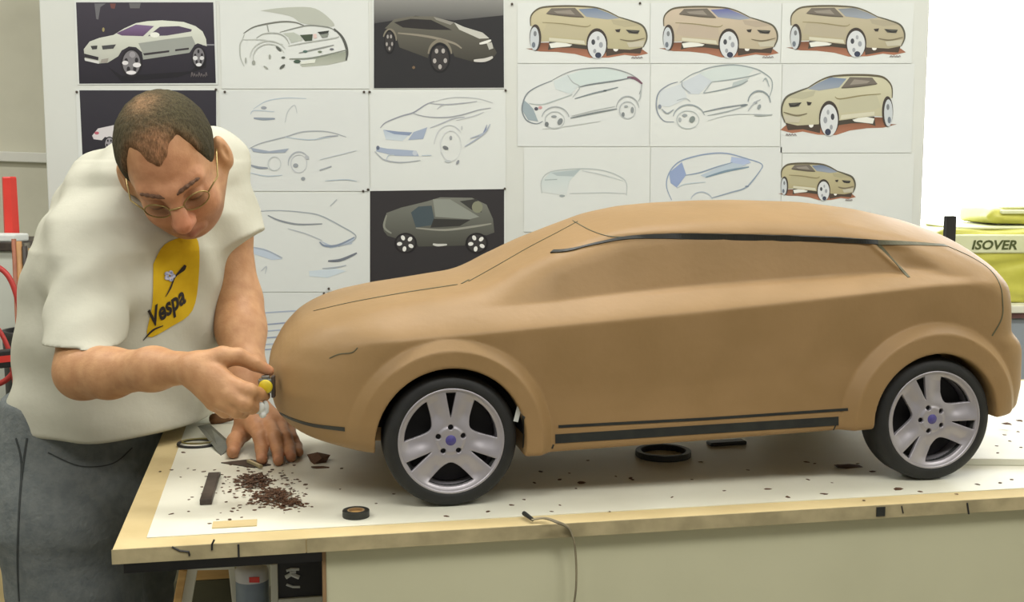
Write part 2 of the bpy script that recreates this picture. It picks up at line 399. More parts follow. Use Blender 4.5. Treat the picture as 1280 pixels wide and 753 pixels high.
# ------------------------------------------------------------------ the clay car model
HC = 0.215                                  # centre line behind the near wheel face
O0 = PZ(562, 635)
car = empty('clay_car_model', tuple(np.array(O0) + np.array([-math.sin(A), math.cos(A), 0]) * HC), A)
tag(car, 'brown clay scale model of a car with silver wheels and black tape lines', 'car model')
def body_field():
    f = Field((-.244, -.244, .036), (.872, .244, .392), .002)
    sl, X, Yv, Z = f.sub((-1, -1, -1), (2, 2, 2)); hn = (f.n[1] + 1) // 2; Yv = Yv[:, :hn]
    u = X.ravel().astype(float); wz = Z.ravel().astype(float)
    ya = np.abs(Yv)
    # outline seen from the side
    TU = [-.30, -.222, -.205, -.183, -.156, -.117, -.073, -.017, .045, .062, .097, .143, .190, .237, .284, .330, .400, .454, .554, .631, .696, .749, .80, .84, .90]
    TW = [.150, .190, .212, .230, .2425, .2525, .261, .2685, .2775, .283, .301, .324, .3425, .3600, .3695, .3735, .3765, .3770, .3735, .3640, .3500, .3340, .3110, .287, .24]
    def soft(xs, ys, x, s=.012):
        g = np.linspace(-2, 2, 9); wt = np.exp(-g**2); wt /= wt.sum()
        return sum(wk * np.interp(x + s*gk, xs, ys) for gk, wk in zip(g, wt))
    crown = np.interp(u, [-.2, 0, .1, .3, .7, .85], [.55, .5, .5, 1.15, 1.3, 1.6])[:, None, None]
    ue = X - .25 * ya**2 * np.interp(u, [.02, .08, .25, .35], [0, 1, 1, 0])[:, None, None]
    top = np.empty((len(u), ya.size, 1), np.float32)
    uu = np.linspace(-.3, .95, 1600); tt = soft(TU, TW, uu)
    top = np.interp(ue, uu, tt) - crown * ya**2
    slope = np.gradient(tt, uu); sc = 1 / np.sqrt(1 + np.interp(ue, uu, slope)**2)
    d_top = (Z - top) * sc
    # nose and tail seen from the side, bowed in plan
    FW = [.03, .065, .080, .105, .139, .172, .200, .225, .245, .30]
    FU = [-.13, -.168, -.196, -.215, -.223, -.220, -.209, -.190, -.16, -.05]
    fu = soft(FW, FU, wz, .006)[None, None, :]
    d_front = (fu + .115 * (ya / .215)**3.4 - X) * .92
    RW = [.03, .075, .09, .12, .170, .182, .196, .225, .262, .285, .31, .33, .36]
    RU = [.806, .834, .844, .850, .849, .845, .831, .830, .826, .812, .786, .757, .70]
    ru = soft(RW, RU, wz, .005)[None, None, :]
    d_rear = (X - ru + .064 * (ya / .215)**3.2) * .92
    bot = soft([-.25, -.21, -.17, -.11, .10, .13, .52, .58, .76, .82, .86], [.100, .090, .078, .069, .062, .0625, .0745, .078, .084, .088, .095], u)[:, None, None]
    d_bot = bot - Z
    # half width as a map of length and height
    U2, W2 = u[:, None], wz[None, :]
    B = soft([-.25, -.1, 0, .35, .6, .75, .88], [.197, .2055, .2085, .2105, .2095, .203, .190], u)[:, None]
    sh = soft([-.25, -.1, .02, .131, .353, .553, .657, .70, .8], [.198, .209, .217, .2255, .2415, .2585, .267, .268, .268], u)[:, None]
    bw_ = soft([-.25, .0, .13, .35, .60, .70], [.030, .030, .027, .0275, .019, .010], u)[:, None]
    r = (W2 - sh)
    inn = np.interp(u, [-.2, .05, .15, .55, .68, .72], [.034, .034, .036, .034, .014, .006])[:, None]
    up = np.clip(r / bw_, 0, 1); tum = np.interp(u, [-.2, .02, .15, .3, .6, .75], [1.4, 1.2, .42, .30, .30, .55])[:, None]
    Y2 = B + .0035 - .055 * np.clip(sh - W2 - .004, 0, .09) * 1.0 + .035 * np.clip(.115 - W2, 0, .05) - inn * up**1.25 - tum * np.clip(r - bw_, 0, 1)
    # shallow side glass below the roof tape
    dt = np.interp(u, [.13, .172, .234, .308, .461, .568, .7], [.318, .325, .336, .338, .333, .326, .315])[:, None]
    gl = sstep(0.12, .30, U2) * sstep(-.001, .002, W2 - sh - bw_) * sstep(.002, -.003, W2 - dt) * sstep(.004, -.004, (U2 - .583) - (.322 - W2) * 1.05)
    Y2 = Y2 - .0060 * gl
    pil = sstep(.0, .012, (U2 - .583) - (.322 - W2) * 1.05) * sstep(.07, .02, (U2 - .583) - (.322 - W2) * 1.05) * sstep(-.002, .01, W2 - sh - bw_) * sstep(.004, -.01, W2 - dt)
    Y2 = Y2 - .009 * pil
    g = np.array([.25, .5, .25])
    for a in (0, 1):
        Y2 = np.apply_along_axis(lambda q: np.convolve(np.pad(q, 1, 'edge'), g, 'valid'), a, Y2)
    # wheel arch flares
    for uc, wc, ro in ((.003, .084, .1300), (.663, .084, .1335)):
        rr = np.hypot(U2 - uc, W2 - wc)
        fl = np.clip((ro - rr) / .014, 0, 1)
        tgt = B + .0155
        Y2 = Y2 + fl * np.clip(tgt - Y2, .0, .03)
    d_side = ya - Y2[:, None, :]
    d = smax(d_top, d_side, .022)
    d = smax(d, d_front, .030); d = smax(d, d_rear, .022); d = smax(d, d_bot, .008)
    for uc, wc, ri in ((.003, .084, .0945), (.663, .084, .0925)):
        rr = np.hypot(X - uc, Z - wc)
        d = smax(d, -np.maximum(rr - ri, .125 - ya), .003)
    f.F[:, :hn] = d; f.F[:, hn:] = d[:, :f.n[1] - hn][:, ::-1]
    return f
fm = body_field().mesh('body'); relax(fm, 1, .5)
body = link('body', fm, M_clay, car)
body['label'] = 'smooth brown clay body shell'
bpy.context.view_layer.update()
BV = bvh_of(body)
def cast(bv, x, y, off=.0006):
    d = Vector(ray(x, y)).normalized(); h = bv.ray_cast(Vector(CAMP), d)
    if h[0] is None: return None, None
    n = h[1] if h[1].dot(d) < 0 else -h[1]
    return h[0] + n * off, n
CI = car.matrix_world.inverted()
def strip(name, pts, width, mat, thick=.0007, bv=BV, inv=CI, parent=None, step=5):
    # a tape laid on a surface: points along it, its own width and thickness
    dense = []
    for (a, b) in zip(pts[:-1], pts[1:]):
        n = max(2, int(math.hypot(b[0]-a[0], b[1]-a[1]) / step))
        dense += [(a[0] + (b[0]-a[0])*i/n, a[1] + (b[1]-a[1])*i/n, i/n) for i in range(n)]
    dense.append((pts[-1][0], pts[-1][1], 1))
    hit = [cast(bv, a, b, .0) for a, b, _ in dense]; hit = [h for h in hit if h[0] is not None]
    ns = []
    for i in range(len(hit)):
        n = sum((hit[j][1] for j in range(max(0, i-2), min(len(hit), i+3))), Vector()); ns.append(n.normalized())
    N = len(hit); wd = width if hasattr(width, '__len__') else (width, width)
    v = []; f = []
    for i, (p, _) in enumerate(hit):
        t = (hit[min(i+1, N-1)][0] - hit[max(i-1, 0)][0]).normalized(); s = t.cross(ns[i]).normalized()
        wq = wd[0] + (wd[1] - wd[0]) * i / (N - 1) if len(wd) == 2 else float(np.interp(i / (N-1), np.linspace(0, 1, len(wd)), wd))
        for a, b in ((-.5, thick), (.5, thick), (.5, -.001), (-.5, -.001)):
            v.append(inv @ (p + s * wq * a + ns[i] * b))
    for i in range(N - 1):
        for k in range(4): f.append((i*4+k, i*4+(k+1)%4, i*4+4+(k+1)%4, i*4+4+k))
    f += [(0, 1, 2, 3), tuple(N*4-4+k for k in (3, 2, 1, 0))]
    return MB().add(v, f).build(name, mat, parent or car)
def sp2(pts, n=6): return [(p[0], p[1]) for p in spline([(a, b, 0) for a, b in pts], n)]
strip('tape_strip', [(698, 533.5), (880, 524), (1060, 512)], .0036, M_tape)
strip('tape_strip', [(694, 549), (880, 537), (1048, 526.5)], .0118, M_tape)
strip('tape_strip', sp2([(347, 515), (365, 524), (392, 532), (431, 537)]), (.004, .0055), M_tape)
strip('roof_tape', sp2([(690, 315), (712, 313), (745, 305), (790, 297), (850, 295.5), (950, 297), (1040, 299.5), (1097, 303)]), (.0085, .0030, .0045, .0080, .0085, .0085, .0080, .0060), M_tape, .0016, step=3)
strip('pillar_tape', sp2([(1092, 303), (1140, 304.5), (1182, 307)]), (.0065, .0065), M_gtape)
strip('pillar_tape', sp2([(1096, 304), (1115, 324), (1136, 347)]), (.0048, .0036), M_gtape)
strip('seam_line', sp2([(1182, 307), (1215, 322), (1238, 338), (1250, 357), (1253, 378), (1252, 398), (1240, 420)]), .0018, M_gtape)
strip('hood_line', sp2([(392, 389), (440, 378), (500, 367), (545, 360), (572, 356)]), (.0008, .0024, .0036, .0024), M_gtape)
strip('hood_line', sp2([(577, 355), (586, 350)]), .0025, M_gtape)
strip('windscreen_line', sp2([(586, 352), (620, 333), (660, 310), (700, 289), (722, 277)]), .0016, M_gtape)
strip('windscreen_line', sp2([(716, 276), (740, 289), (765, 296), (800, 296)]), .0012, M_gtape)
strip('seam_line', [(692, 556), (688, 566)], .0022, M_tape)
strip('seam_line', sp2([(1046, 527), (1042, 537), (1035, 543)]), .0016, M_tape)
strip('seam_line', sp2([(412, 448), (424, 443), (440, 441), (447, 435)]), .0012, M_gtape)
strip('arch_edge', [(654, 520), (655, 545), (654, 560)], .006, M_tape)

# wheels
def circ(r, n, c=(0, 0)): return [(c[0] + r*math.cos(2*math.pi*i/n), c[1] + r*math.sin(2*math.pi*i/n)) for i in range(n)]
def polysd(pts, X, Y):
    # signed distance to a closed polygon
    d = np.full(np.broadcast(X, Y).shape, 1e9); sg = np.ones_like(d); n = len(pts)
    for i in range(n):
        ax, ay = pts[i]; bx, by = pts[i-1]; ex, ey = bx-ax, by-ay; wx, wy = X-ax, Y-ay
        t = np.clip((wx*ex + wy*ey) / (ex*ex + ey*ey), 0, 1); d = np.minimum(d, (wx-ex*t)**2 + (wy-ey*t)**2)
        c1, c2, c3 = Y >= ay, Y < by, ex*wy > ey*wx
        sg = np.where((c1 & c2 & c3) | (~c1 & ~c2 & ~c3), -sg, sg)
    return np.sqrt(d) * sg
def rim_face():
    R = .0655; f = Field((-.068, -.068, -.018), (.068, .068, .007), .0007)
    sl, X, Y, Z = f.sub((-1, -1, -1), (1, 1, 1)); X2, Y2 = X[:, :, 0].astype(float), Y[:, :, 0].astype(float)
    rr = np.hypot(X2, Y2); hole = np.full(rr.shape, 1.0)
    for k in range(3):
        a0 = math.radians(90 + 120*k)
        def pol(r, da): a = a0 + math.radians(da); return (r*R*math.cos(a), r*R*math.sin(a))
        sl_ = [pol(.43, 0), pol(.6, 3.2), pol(.95, 6), pol(.95, -6), pol(.6, -3.2)]
        op = [pol(.90, da) for da in np.linspace(31, 89, 13)] + [pol(.72, 85), pol(.58, 79.5), pol(.50, 73), pol(.455, 66), pol(.445, 60), pol(.455, 54), pol(.50, 47), pol(.58, 40.5), pol(.72, 35)]
        hole = np.minimum(hole, np.minimum(polysd(sl_, X2, Y2), polysd(op, X2, Y2)))
    for k in range(5):
        c = (.0165*math.cos(math.radians(90+72*k)), .0165*math.sin(math.radians(90+72*k))); hole = np.minimum(hole, np.hypot(X2-c[0], Y2-c[1]) - .0034)
    an = np.degrees(np.arctan2(Y2, X2)) - 90; dd = np.abs((an + 60) % 120 - 60); q = rr / R
    dish = -.0085*np.clip(1-q, 0, 1)**1.2 - .0050*sstep(8, 30, dd)*sstep(.30, .6, q)*sstep(1.0, .8, q) + .0025*sstep(.30, .22, q)
    d2 = smax(rr - R, -hole, .0006)
    d = smax(d2[:, :, None], np.abs(Z - dish[:, :, None]) - .0030, .0012)
    f.F[:] = d
    return f.mesh('rim_face')
rim_me = rim_face()
tire_me = MB().lathe([(.060, -.026), (.066, -.0275), (.072, -.028), (.079, -.0265), (.0835, -.022), (.085, -.015), (.085, .015), (.0835, .022), (.079, .0265), (.072, .028), (.0668, .0275), (.0655, .024), (.060, .022)], 96).mesh('wheel')
lip_me = MB().lathe([(.0635, .0205), (.0635, .0255), (.0650, .0278), (.0672, .0280), (.0678, .0262), (.0672, .0205)], 96).mesh('rim_lip')
bar_me = MB().lathe([(.0640, -.026), (.0640, .022), (.0605, .016), (.0575, -.026)], 72).mesh('rim_barrel')
disc_me = MB().lathe([(.0001, -.016), (.058, -.016), (.058, -.004), (.0001, -.004)], 48, closed=False).mesh('dark_disc')  # plain dark disc behind the spokes, shade of the openings in its colour
cap_me = MB().lathe([(.0001, .002), (.0062, .0016), (.0078, 0), (.0078, -.006), (.0001, -.006)], 32, closed=False).mesh('hub_cap')
for me in (tire_me, lip_me, bar_me, cap_me): me.polygons.foreach_set('use_smooth', [True]*len(me.polygons))
lug_me = MB().lathe([(.0001, .001), (.0028, .001), (.0028, -.003), (.0001, -.003)], 8, closed=False).mesh('lug_bolt')
for uc, side, rot in ((.003, -1, 0), (.663, -1, 21), (.003, 1, 10), (.663, 1, 40)):
    Mx = Matrix.Translation((uc, side * (HC - .028), .085)) @ Matrix.Rotation(math.pi/2 if side < 0 else -math.pi/2, 4, 'X') @ Matrix.Rotation(math.radians(rot), 4, 'Z')
    wh = link('wheel', tire_me, M_tire, car, False); wh.matrix_local = Mx; wh['label'] = 'black rubber tyre with silver alloy rim'
    q = link('rim_face', rim_me, M_alloy, wh); q.location.z = .0235
    link('rim_lip', lip_me, M_alloy, wh); link('rim_barrel', bar_me, M_alloy, wh); link('dark_disc', disc_me, M_dark, wh)
    q = link('hub_cap', cap_me, M_cap, wh); q.location.z = .0205
    for k in range(5):
        q = link('lug_bolt', lug_me, M_dark, wh); q.location = (.0165*math.cos(math.radians(90+72*k)), .0165*math.sin(math.radians(90+72*k)), .0150)
# dark lining of the wheel housings
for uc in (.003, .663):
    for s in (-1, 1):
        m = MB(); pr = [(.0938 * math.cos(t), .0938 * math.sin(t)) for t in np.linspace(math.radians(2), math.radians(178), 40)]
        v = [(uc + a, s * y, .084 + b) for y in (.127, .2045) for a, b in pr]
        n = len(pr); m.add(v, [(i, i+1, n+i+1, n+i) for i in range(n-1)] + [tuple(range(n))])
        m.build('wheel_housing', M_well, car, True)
m = MB(); m.box((-.001, -.0004, -.008), (.005, .0004, .012)); o = m.build('paper_scrap', M_paper, car); o.matrix_local = Matrix.Translation((.085, -.214, .115)) @ Matrix.Rotation(.25, 4, 'Y')

# ------------------------------------------------------------------ the man
man = empty('person', (-.66, 1.93, 0)); tag(man, 'man in white T-shirt and jeans bending over to measure the clay nose', 'person')
MI = Matrix.Translation((.66, -1.93, 0))
def to_man(me):
    v = verts_of(me) + np.array([.66, -1.93, 0], np.float32); me.vertices.foreach_set('co', v.ravel()); me.update()
rs, re_, rw = P(112, 312, 1.785), P(104, 464, 1.625), P(243, 460, 1.505)
ls, le, lw = P(270, 200, 1.985), P(297, 378, 1.935), P(314, 516, 1.80)
neck0 = np.array([-.553, 1.925, 1.295])
HCn = P(212, 199, 1.755)                              # centre of the head
hf = np.array([.22, -.72, -.62]); hf /= np.linalg.norm(hf)
hs = -np.array([math.cos(math.radians(12)), 0.0, math.sin(math.radians(12))]); hs -= hf * (hs @ hf); hs /= np.linalg.norm(hs)
hu = np.cross(hs, hf); HR = np.stack([hs, hf, hu], 1)  # head axes: side, face, crown
HS = .865                                             # a slightly small head
def H(x, y, z): return HCn + HR @ np.array([x, y, z]) * HS
TORSO = [(.80, -.660, 1.925, -20, .17, .135), (.895, -.640, 1.910, -22, .178, .150), (1.00, -.632, 1.900, -27, .166, .142), (1.10, -.612, 1.893, -32, .166, .134),
         (1.18, -.592, 1.887, -36, .172, .126), (1.23, -.572, 1.893, -40, .150, .105), (1.275, -.556, 1.905, -42, .09, .075), (1.31, -.550, 1.91, -42, .05, .05)]

bf = Field((-.86, 1.43, .70), (-.25, 2.14, 1.48), .0022)
bf.loft([(z + .045, x, y, a, wd*.72, dp*.68) for z, x, y, a, wd, dp in TORSO[1:-3]], .02)
bf.cone(neck0, H(0, -.035, -.045), .064, .058, .03)
bf.cone(neck0, rs + np.array([.02, 0, 0]), .038, .030, .02); bf.cone(neck0, ls, .038, .030, .02)
SR = lambda *r: tuple(x * HS for x in r)
# head
bf.ell(H(0, -.012, .024), SR(.0745, .093, .080), HR, .01)
bf.ell(H(0, .028, -.040), SR(.062, .064, .080), HR, .03)
bf.ell(H(0, .050, -.098), SR(.036, .034, .026), HR, .03)
for s in (-1, 1):
    bf.ell(H(s*.036, .060, -.052), SR(.024, .022, .026), HR, .02)
    bf.cone(H(s*.044, .068, .006), H(s*.010, .088, .003), .009, .009, .014)
    bf.ell(H(s*.031, .094, -.018), SR(.015, .012, .011), HR, .012, 'cut')
    bf.ell(H(s*.031, .074, -.018), SR(.0145, .0145, .0125), HR, .004)
    bf.ell(H(s*.084, -.014, -.022), SR(.012, .018, .029), HR, .008)
    bf.ell(H(s*.092, .002, -.018), SR(.006, .008, .016), HR, .005, 'cut')
    bf.cone(H(s*.030, .028, -.085), H(s*.060, -.02, -.05), .02, .02, .03)
bf.cone(H(0, .090, -.008), H(0, .112, -.050), .0085, .0135, .012)
for s in (-1, 1): bf.ell(H(s*.012, .101, -.055), SR(.009, .011, .008), HR, .006)
for s in (-1, 1):
    bf.cone(H(0, .093, -.080), H(s*.022, .084, -.084), .0062, .004, .006)
    bf.cone(H(0, .091, -.090), H(s*.020, .083, -.088), .0070, .004, .006)
# near arm
bf.chain([rs, rs + (re_ - rs)*.5, re_], [.034, .040, .037], .02)
fa = lambda t: re_ + (rw - re_) * t
bf.chain([re_, fa(.25) + np.array([0, 0, -.004]), fa(.65), rw], [.035, .0315, .0258, .0200], .02)
# far arm
bf.chain([ls, ls + (le - ls)*.5, le], [.032, .038, .036], .02)
bf.chain([le, le + (lw - le)*.25, le + (lw - le)*.7, lw], [.036, .036, .029, .023], .025)
# near hand: back of the hand to the viewer, thumb above, fingers curled under the gauge
def finger(pts, rs_): bf.chain([P(*p) for p in pts], rs_, .004)
mc = [(294, 484, 1.488), (289, 495, 1.480), (279, 502, 1.484), (267, 503, 1.494)]
for i, q in enumerate(mc):
    bf.cone(rw + (P(*q) - rw) * .12, P(*q), .0185, .0112 if i < 3 else .0105, .012)
bf.ell(P(266, 478, 1.493), (.020, .012, .021), None, .012)
finger([(256, 455, 1.505), (278, 447, 1.510), (298, 446, 1.515), (319, 455, 1.522), (336, 464, 1.528)], [.0175, .0140, .0108, .0094, .0070])
finger([mc[0], (311, 489, 1.480), (322, 493, 1.500), (331, 495, 1.522)], [.0118, .0100, .0088, .0072])
finger([mc[1], (306, 505, 1.474), (315, 509, 1.495), (316, 505, 1.522)], [.0120, .0102, .0090, .0074])
finger([mc[2], (295, 513, 1.482), (303, 515, 1.503), (303, 509, 1.528)], [.0114, .0098, .0086, .0072])
finger([mc[3], (281, 514, 1.494), (289, 515, 1.512), (289, 508, 1.532)], [.0104, .0088, .0078, .0066])
# far hand: spread on the table with raised knuckles
def tz(x, y, up=.0075): return PZ(x, y, ZT + up)
km = [P(318, 533, 1.765), P(334, 528, 1.775), P(348, 530, 1.785), P(360, 537, 1.795)]
for i, q in enumerate(km): bf.cone(lw + (q - lw) * .1, q, .022, .0125 if i < 3 else .011, .014)
bf.ell(P(328, 528, 1.79), (.026, .03, .014), None, .012)
def fing2(k, pip, dip, tip, rs_): bf.chain([k, pip, dip, tip], rs_, .004)
fing2(km[0], P(325, 546, 1.735), P(327, 562, 1.722), tz(327, 575), [.0120, .0105, .0092, .0078])
fing2(km[1], P(343, 546, 1.735), P(347, 562, 1.722), tz(348, 576), [.0120, .0106, .0092, .0078])
fing2(km[2], P(357, 548, 1.748), P(362, 560, 1.735), tz(364, 572), [.0114, .0100, .0088, .0075])
fing2(km[3], P(366, 550, 1.765), P(371, 558, 1.755), tz(374, 566), [.0104, .0088, .0078, .0066])
bf.chain([lw + (km[0] - lw)*.2, P(303, 540, 1.79), P(294, 552, 1.765), tz(291, 566, .009)], [.018, .0145, .0115, .009], .008)
bm_ = bf.mesh('body'); relax(bm_, 1, .4)
vv = verts_of(bm_).astype(float)
q = (vv - HCn) @ HR / HS
skin = np.tile(lin((192, 147, 106)), (len(vv), 1))
def tint(mask, c): skin[:] = skin * (1 - mask[:, None]) + lin(c) * mask[:, None]
inhead = (np.abs(q[:, 0]) < .1) & (q[:, 2] > -.14) & (np.linalg.norm(q, axis=1) < .17)
tint(inhead * sstep(.03, .08, q[:, 1]) * .7, (198, 142, 108))
tint(inhead * np.exp(-(np.linalg.norm(q - [0, .11, -.05], axis=1) / .022)**2) * .6, (196, 110, 84))
tint(inhead * np.exp(-((q[:, 2] + .085)/.007)**2 - (q[:, 0]/.022)**2) * (q[:, 1] > .07) * .8, (164, 92, 80))
st_ = inhead * sstep(-.055, -.085, q[:, 2]) * sstep(-.02, .03, q[:, 1]); tint(st_ * .35, (120, 92, 74))
for s in (-1, 1): tint(inhead * np.exp(-((q[:, 2] + .026)/.0028)**2 - ((q[:, 0] - s*.031)/.014)**2) * (q[:, 1] > .06) * .8, (70, 48, 38))
tips = np.array([P(336, 464, 1.528), P(329, 494, 1.530), tz(327, 575), tz(348, 576), tz(364, 572), tz(291, 566)])
for t in tips: tint(np.exp(-(np.linalg.norm(vv - t, axis=1) / .011)**2) * .45, (206, 130, 104))
far = (vv[:, 0] > -.45) & (vv[:, 2] < 1.0) & (vv[:, 1] > 1.68); tint(far * .35, (176, 120, 86))  # resting hand tinted darker, its shade put into the skin colour
paint(bm_, skin); to_man(bm_)
skin_o = link('body', bm_, M_skin, man); skin_o['label'] = 'bare head, arms and hands'

# hair, thinning at the crown and receding at the temples
hfld = Field(HCn - .15, HCn + .15, .0022)
def hairfn(X, Y, Z):
    x, y, z = X - HCn[0], Y - HCn[1], Z - HCn[2]
    a, b, c = [(x*HR[0, i] + y*HR[1, i] + z*HR[2, i]) / HS for i in range(3)]
    n = .0009 * np.sin(a*300 + 2*np.sin(b*190)) * np.sin(b*270 + c*90)
    top = sstep(-.01, .07, c)
    r = np.array([.0745 + .0068, .093 + .0062, .080 + .0055])
    cb, cc = b + .012, c - .024
    k0 = np.sqrt((a/r[0])**2 + (cb/r[1])**2 + (cc/r[2])**2); k1 = np.sqrt((a/r[0]**2)**2 + (cb/r[1]**2)**2 + (cc/r[2]**2)**2)
    d = k0*(k0-1)/np.maximum(k1, 1e-6) + n
    aa = np.abs(a)
    yb_top = .083 - .042*np.exp(-((aa - .042)/.026)**2) - .014*sstep(.045, .075, aa)
    yb_side = .030 + .25*np.clip(c + .03, 0, .05)
    yb = yb_side + (yb_top - yb_side) * sstep(.015, .060, c)
    yb = np.where(c < -.030, .030 - 1.9*(-.030 - c), yb)
    yb = yb + .0012*np.sin(aa*410 + 1.0) * sstep(.02, .05, c)
    d = smax(d, (b - yb) * .75, .008)
    d = smax(d, -.085 - c, .01)
    ear = np.sqrt(((aa - .082)/.022)**2 + ((b + .010)/.020)**2 + ((c + .026)/.030)**2) - 1
    return smax(d, -ear*.02, .004)
hfld.put(hairfn, HCn - .14, HCn + .14, .001)
hm = hfld.mesh('hair'); relax(hm, 1, .3); hv = verts_of(hm).astype(float); hq = (hv - HCn) @ HR / HS
hc = np.tile(lin((80, 74, 53)), (len(hv), 1))
def ht(mask, c): hc[:] = hc * (1 - mask[:, None]) + lin(c) * mask[:, None]
nz = .5 + .5*np.sin(hq[:, 0]*190 + 3*np.sin(hq[:, 1]*120))*np.sin(hq[:, 1]*210 + hq[:, 0]*60)
ht(np.exp(-((hq[:, 0] - .004)/.026)**2 - ((hq[:, 1] + .022)/.030)**2) * sstep(.03, .08, hq[:, 2]) * (.45 + .35*nz), (178, 140, 104))
ht(np.exp(-(hq[:, 0]/.050)**2 - ((hq[:, 1] - .052)/.022)**2) * sstep(.03, .07, hq[:, 2]) * (.35 + .3*nz), (166, 122, 88))
ht(sstep(.05, .075, np.abs(hq[:, 0])) * .35, (56, 52, 40))
ht(sstep(.030, .070, hq[:, 1]) * sstep(.02, .05, hq[:, 2]) * (.45 + .4*nz), (176, 128, 94))
paint(hm, hc); to_man(hm); ho = link('hair', hm, M_hair, man); ho['label'] = 'short dark hair thinning at the crown'
M_brow = material('brow_hair', (104, 74, 54), .8, (90, 64, 46), 300, .5, 400)
for s in (-1, 1):
    ef = Field(H(s*.028, .08, .008) - .035, H(s*.028, .08, .008) + .035, .0012)
    ef.chain([H(s*.011, .0985, .004), H(s*.019, .0965, .0075), H(s*.028, .0935, .0095), H(s*.037, .0880, .0100), H(s*.046, .0805, .0085), H(s*.053, .0725, .005)], [.0020, .0024, .0024, .0022, .0018, .0010], .004)
    e = ef.mesh('eyebrow'); to_man(e); link('eyebrow', e, M_brow, man)

# spectacles
gl = MB()
M_glass = material('spectacle_glass', (235, 240, 240), .05, None); M_glass.node_tree.nodes['Principled BSDF'].inputs['Transmission Weight'].default_value = 1.0
M_glass.node_tree.nodes['Principled BSDF'].inputs['IOR'].default_value = 1.08
M_wire = material('gilt_wire', (170, 150, 96), .3, (150, 132, 84), 80, metal=.7)
def lens(s, k=24): return [H(s*.033 + .0215*math.cos(t), .106 - .020*abs(s*.033 + .0215*math.cos(t))/.05, -.024 + .0150*math.sin(t)) for t in np.linspace(0, 2*math.pi, k, endpoint=False)]
for s in (-1, 1):
    L = lens(s); gl.tube(L + [L[0]], .0011, 6, False)
    gl.tube([H(s*.055, .084, -.020), H(s*.074, .060, -.014), H(s*.079, 0, -.006), H(s*.083, -.02, -.014)], .0012, 6)
gl.tube(spline([H(-.012, .103, -.020), H(0, .110, -.015), H(.012, .103, -.020)], 4), .0012, 6)
gl.v = [tuple(MI @ Vector(p)) for p in gl.v]
go = gl.build('spectacles', M_wire, man, True); go['label'] = 'thin gold wire spectacles'
for s in (-1, 1):
    L = lens(s); L2 = [np.array(p) + hf * .0009 for p in L]; n = len(L)
    lm = MB().add([MI @ Vector(p) for p in L + L2], [tuple(range(n)), tuple(range(2*n-1, n-1, -1))] + [(i, (i+1)%n, n+(i+1)%n, n+i) for i in range(n)])
    lm.build('lens', M_glass, go)

# T-shirt
sf = Field((-.90, 1.50, .84), (-.30, 2.16, 1.42), .0034)
sf.loft(TORSO[1:-1], .03, 2.15)
sf.cone(neck0 + np.array([-.005, .01, -.012]), rs + np.array([.006, .0, .004]), .062, .056, .05)
sf.cone(neck0 + np.array([0, .0, -.012]), ls + np.array([-.01, 0, .004]), .066, .046, .05)
sf.ell(np.array([-.60, 1.93, 1.23]), (.13, .13, .11), None, .05)
def sleeve(a, b, t, r1, r2, r3, n=None, e=None):
    d = b - a; e = np.array(e); n = np.array(n, float); n /= np.linalg.norm(n)
    def fn(X, Y, Z):
        x, y, z = X - a[0], Y - a[1], Z - a[2]; L = d @ d
        s = (x*d[0] + y*d[1] + z*d[2]) / L; sc = np.clip(s, 0, t + .3)
        rad = np.sqrt((x - sc*d[0])**2 + (y - sc*d[1])**2 + (z - sc*d[2])**2)
        rr = np.interp(sc, [0, t*.5, t], [r1, r2, r3])
        wob = .0022*np.sin(s*16 + 40*x) + .0016*np.sin(30*(y + z) + 9*s)
        o = rad - rr - wob
        cutd = (X - e[0])*n[0] + (Y - e[1])*n[1] + (Z - e[2])*n[2]
        o = smax(o, cutd, .003)
        return o
    m = max(r1, r2, r3)
    sf.put(fn, np.minimum(a, e) - m - .03, np.maximum(a, e) + m + .03, .03)
sleeve(rs, re_, .85, .053, .055, .053, (-.10, .1, -1), P(108, 430, 1.64))
sleeve(ls, le, .60, .046, .055, .060, (.35, 0, -1), P(295, 297, 1.94))
# soft folds
def foldfn(X, Y, Z):
    return (.0046*np.sin(46*Z + 22*X + 3*np.sin(17*Y)) * np.sin(13*X - 19*Z + 5) + .0030*np.sin(62*X + 55*Z - 30*Y)*sstep(1.12, 1.3, Z) + .0035*np.sin(75*(Z - .5*X) + 2*np.sin(20*X))*np.exp(-((X + .60)/.07)**2 - ((Z - 1.16)/.08)**2) + .0028*np.sin(38*(X + Y*.4) + 2) * sstep(1.05, .92, Z) + 0*Y)
sf.put(foldfn, (-.9, 1.5, .84), (-.3, 2.16, 1.42), .001, 'groove')
# neck opening
sf.cone(neck0 + np.array([0, -.01, .03]), H(0, -.035, -.05), .066, .062, .006, 'cut')
hemz = .893
def hem(X, Y, Z): return (Z - (hemz + .07*(X + .64) * 1.0))
sf.put(hem, (-.9, 1.5, .84), (-.3, 2.16, .97), .006, 'cut')
sm = sf.mesh('t_shirt'); relax(sm, 1, .5); to_man(sm)
shirt = link('t_shirt', sm, M_shirt, man); shirt['label'] = 'loose white cotton T-shirt'
bpy.context.view_layer.update()
SB = bvh_of(shirt)
def inside(poly, x, y):
    c = False; j = len(poly) - 1
    for i in range(len(poly)):
        if (poly[i][1] > y) != (poly[j][1] > y) and x < (poly[j][0]-poly[i][0])*(y-poly[i][1])/(poly[j][1]-poly[i][1]) + poly[i][0]: c = not c
        j = i
    return c
def wrap(name, bmx, col_mat, off):
    # a flat print wrapped onto the shirt front
    inv = MI; dead = []
    for v in bmx.verts:
        h, n = cast(SB, v.co.x, v.co.y, off)
        if h is None: dead.append(v)
        else: v.co = inv @ h
    bmesh.ops.delete(bmx, geom=dead, context='VERTS')
    me = bpy.data.meshes.new(name); bmx.to_mesh(me); bmx.free()
    return link(name, me, col_mat, shirt, True)
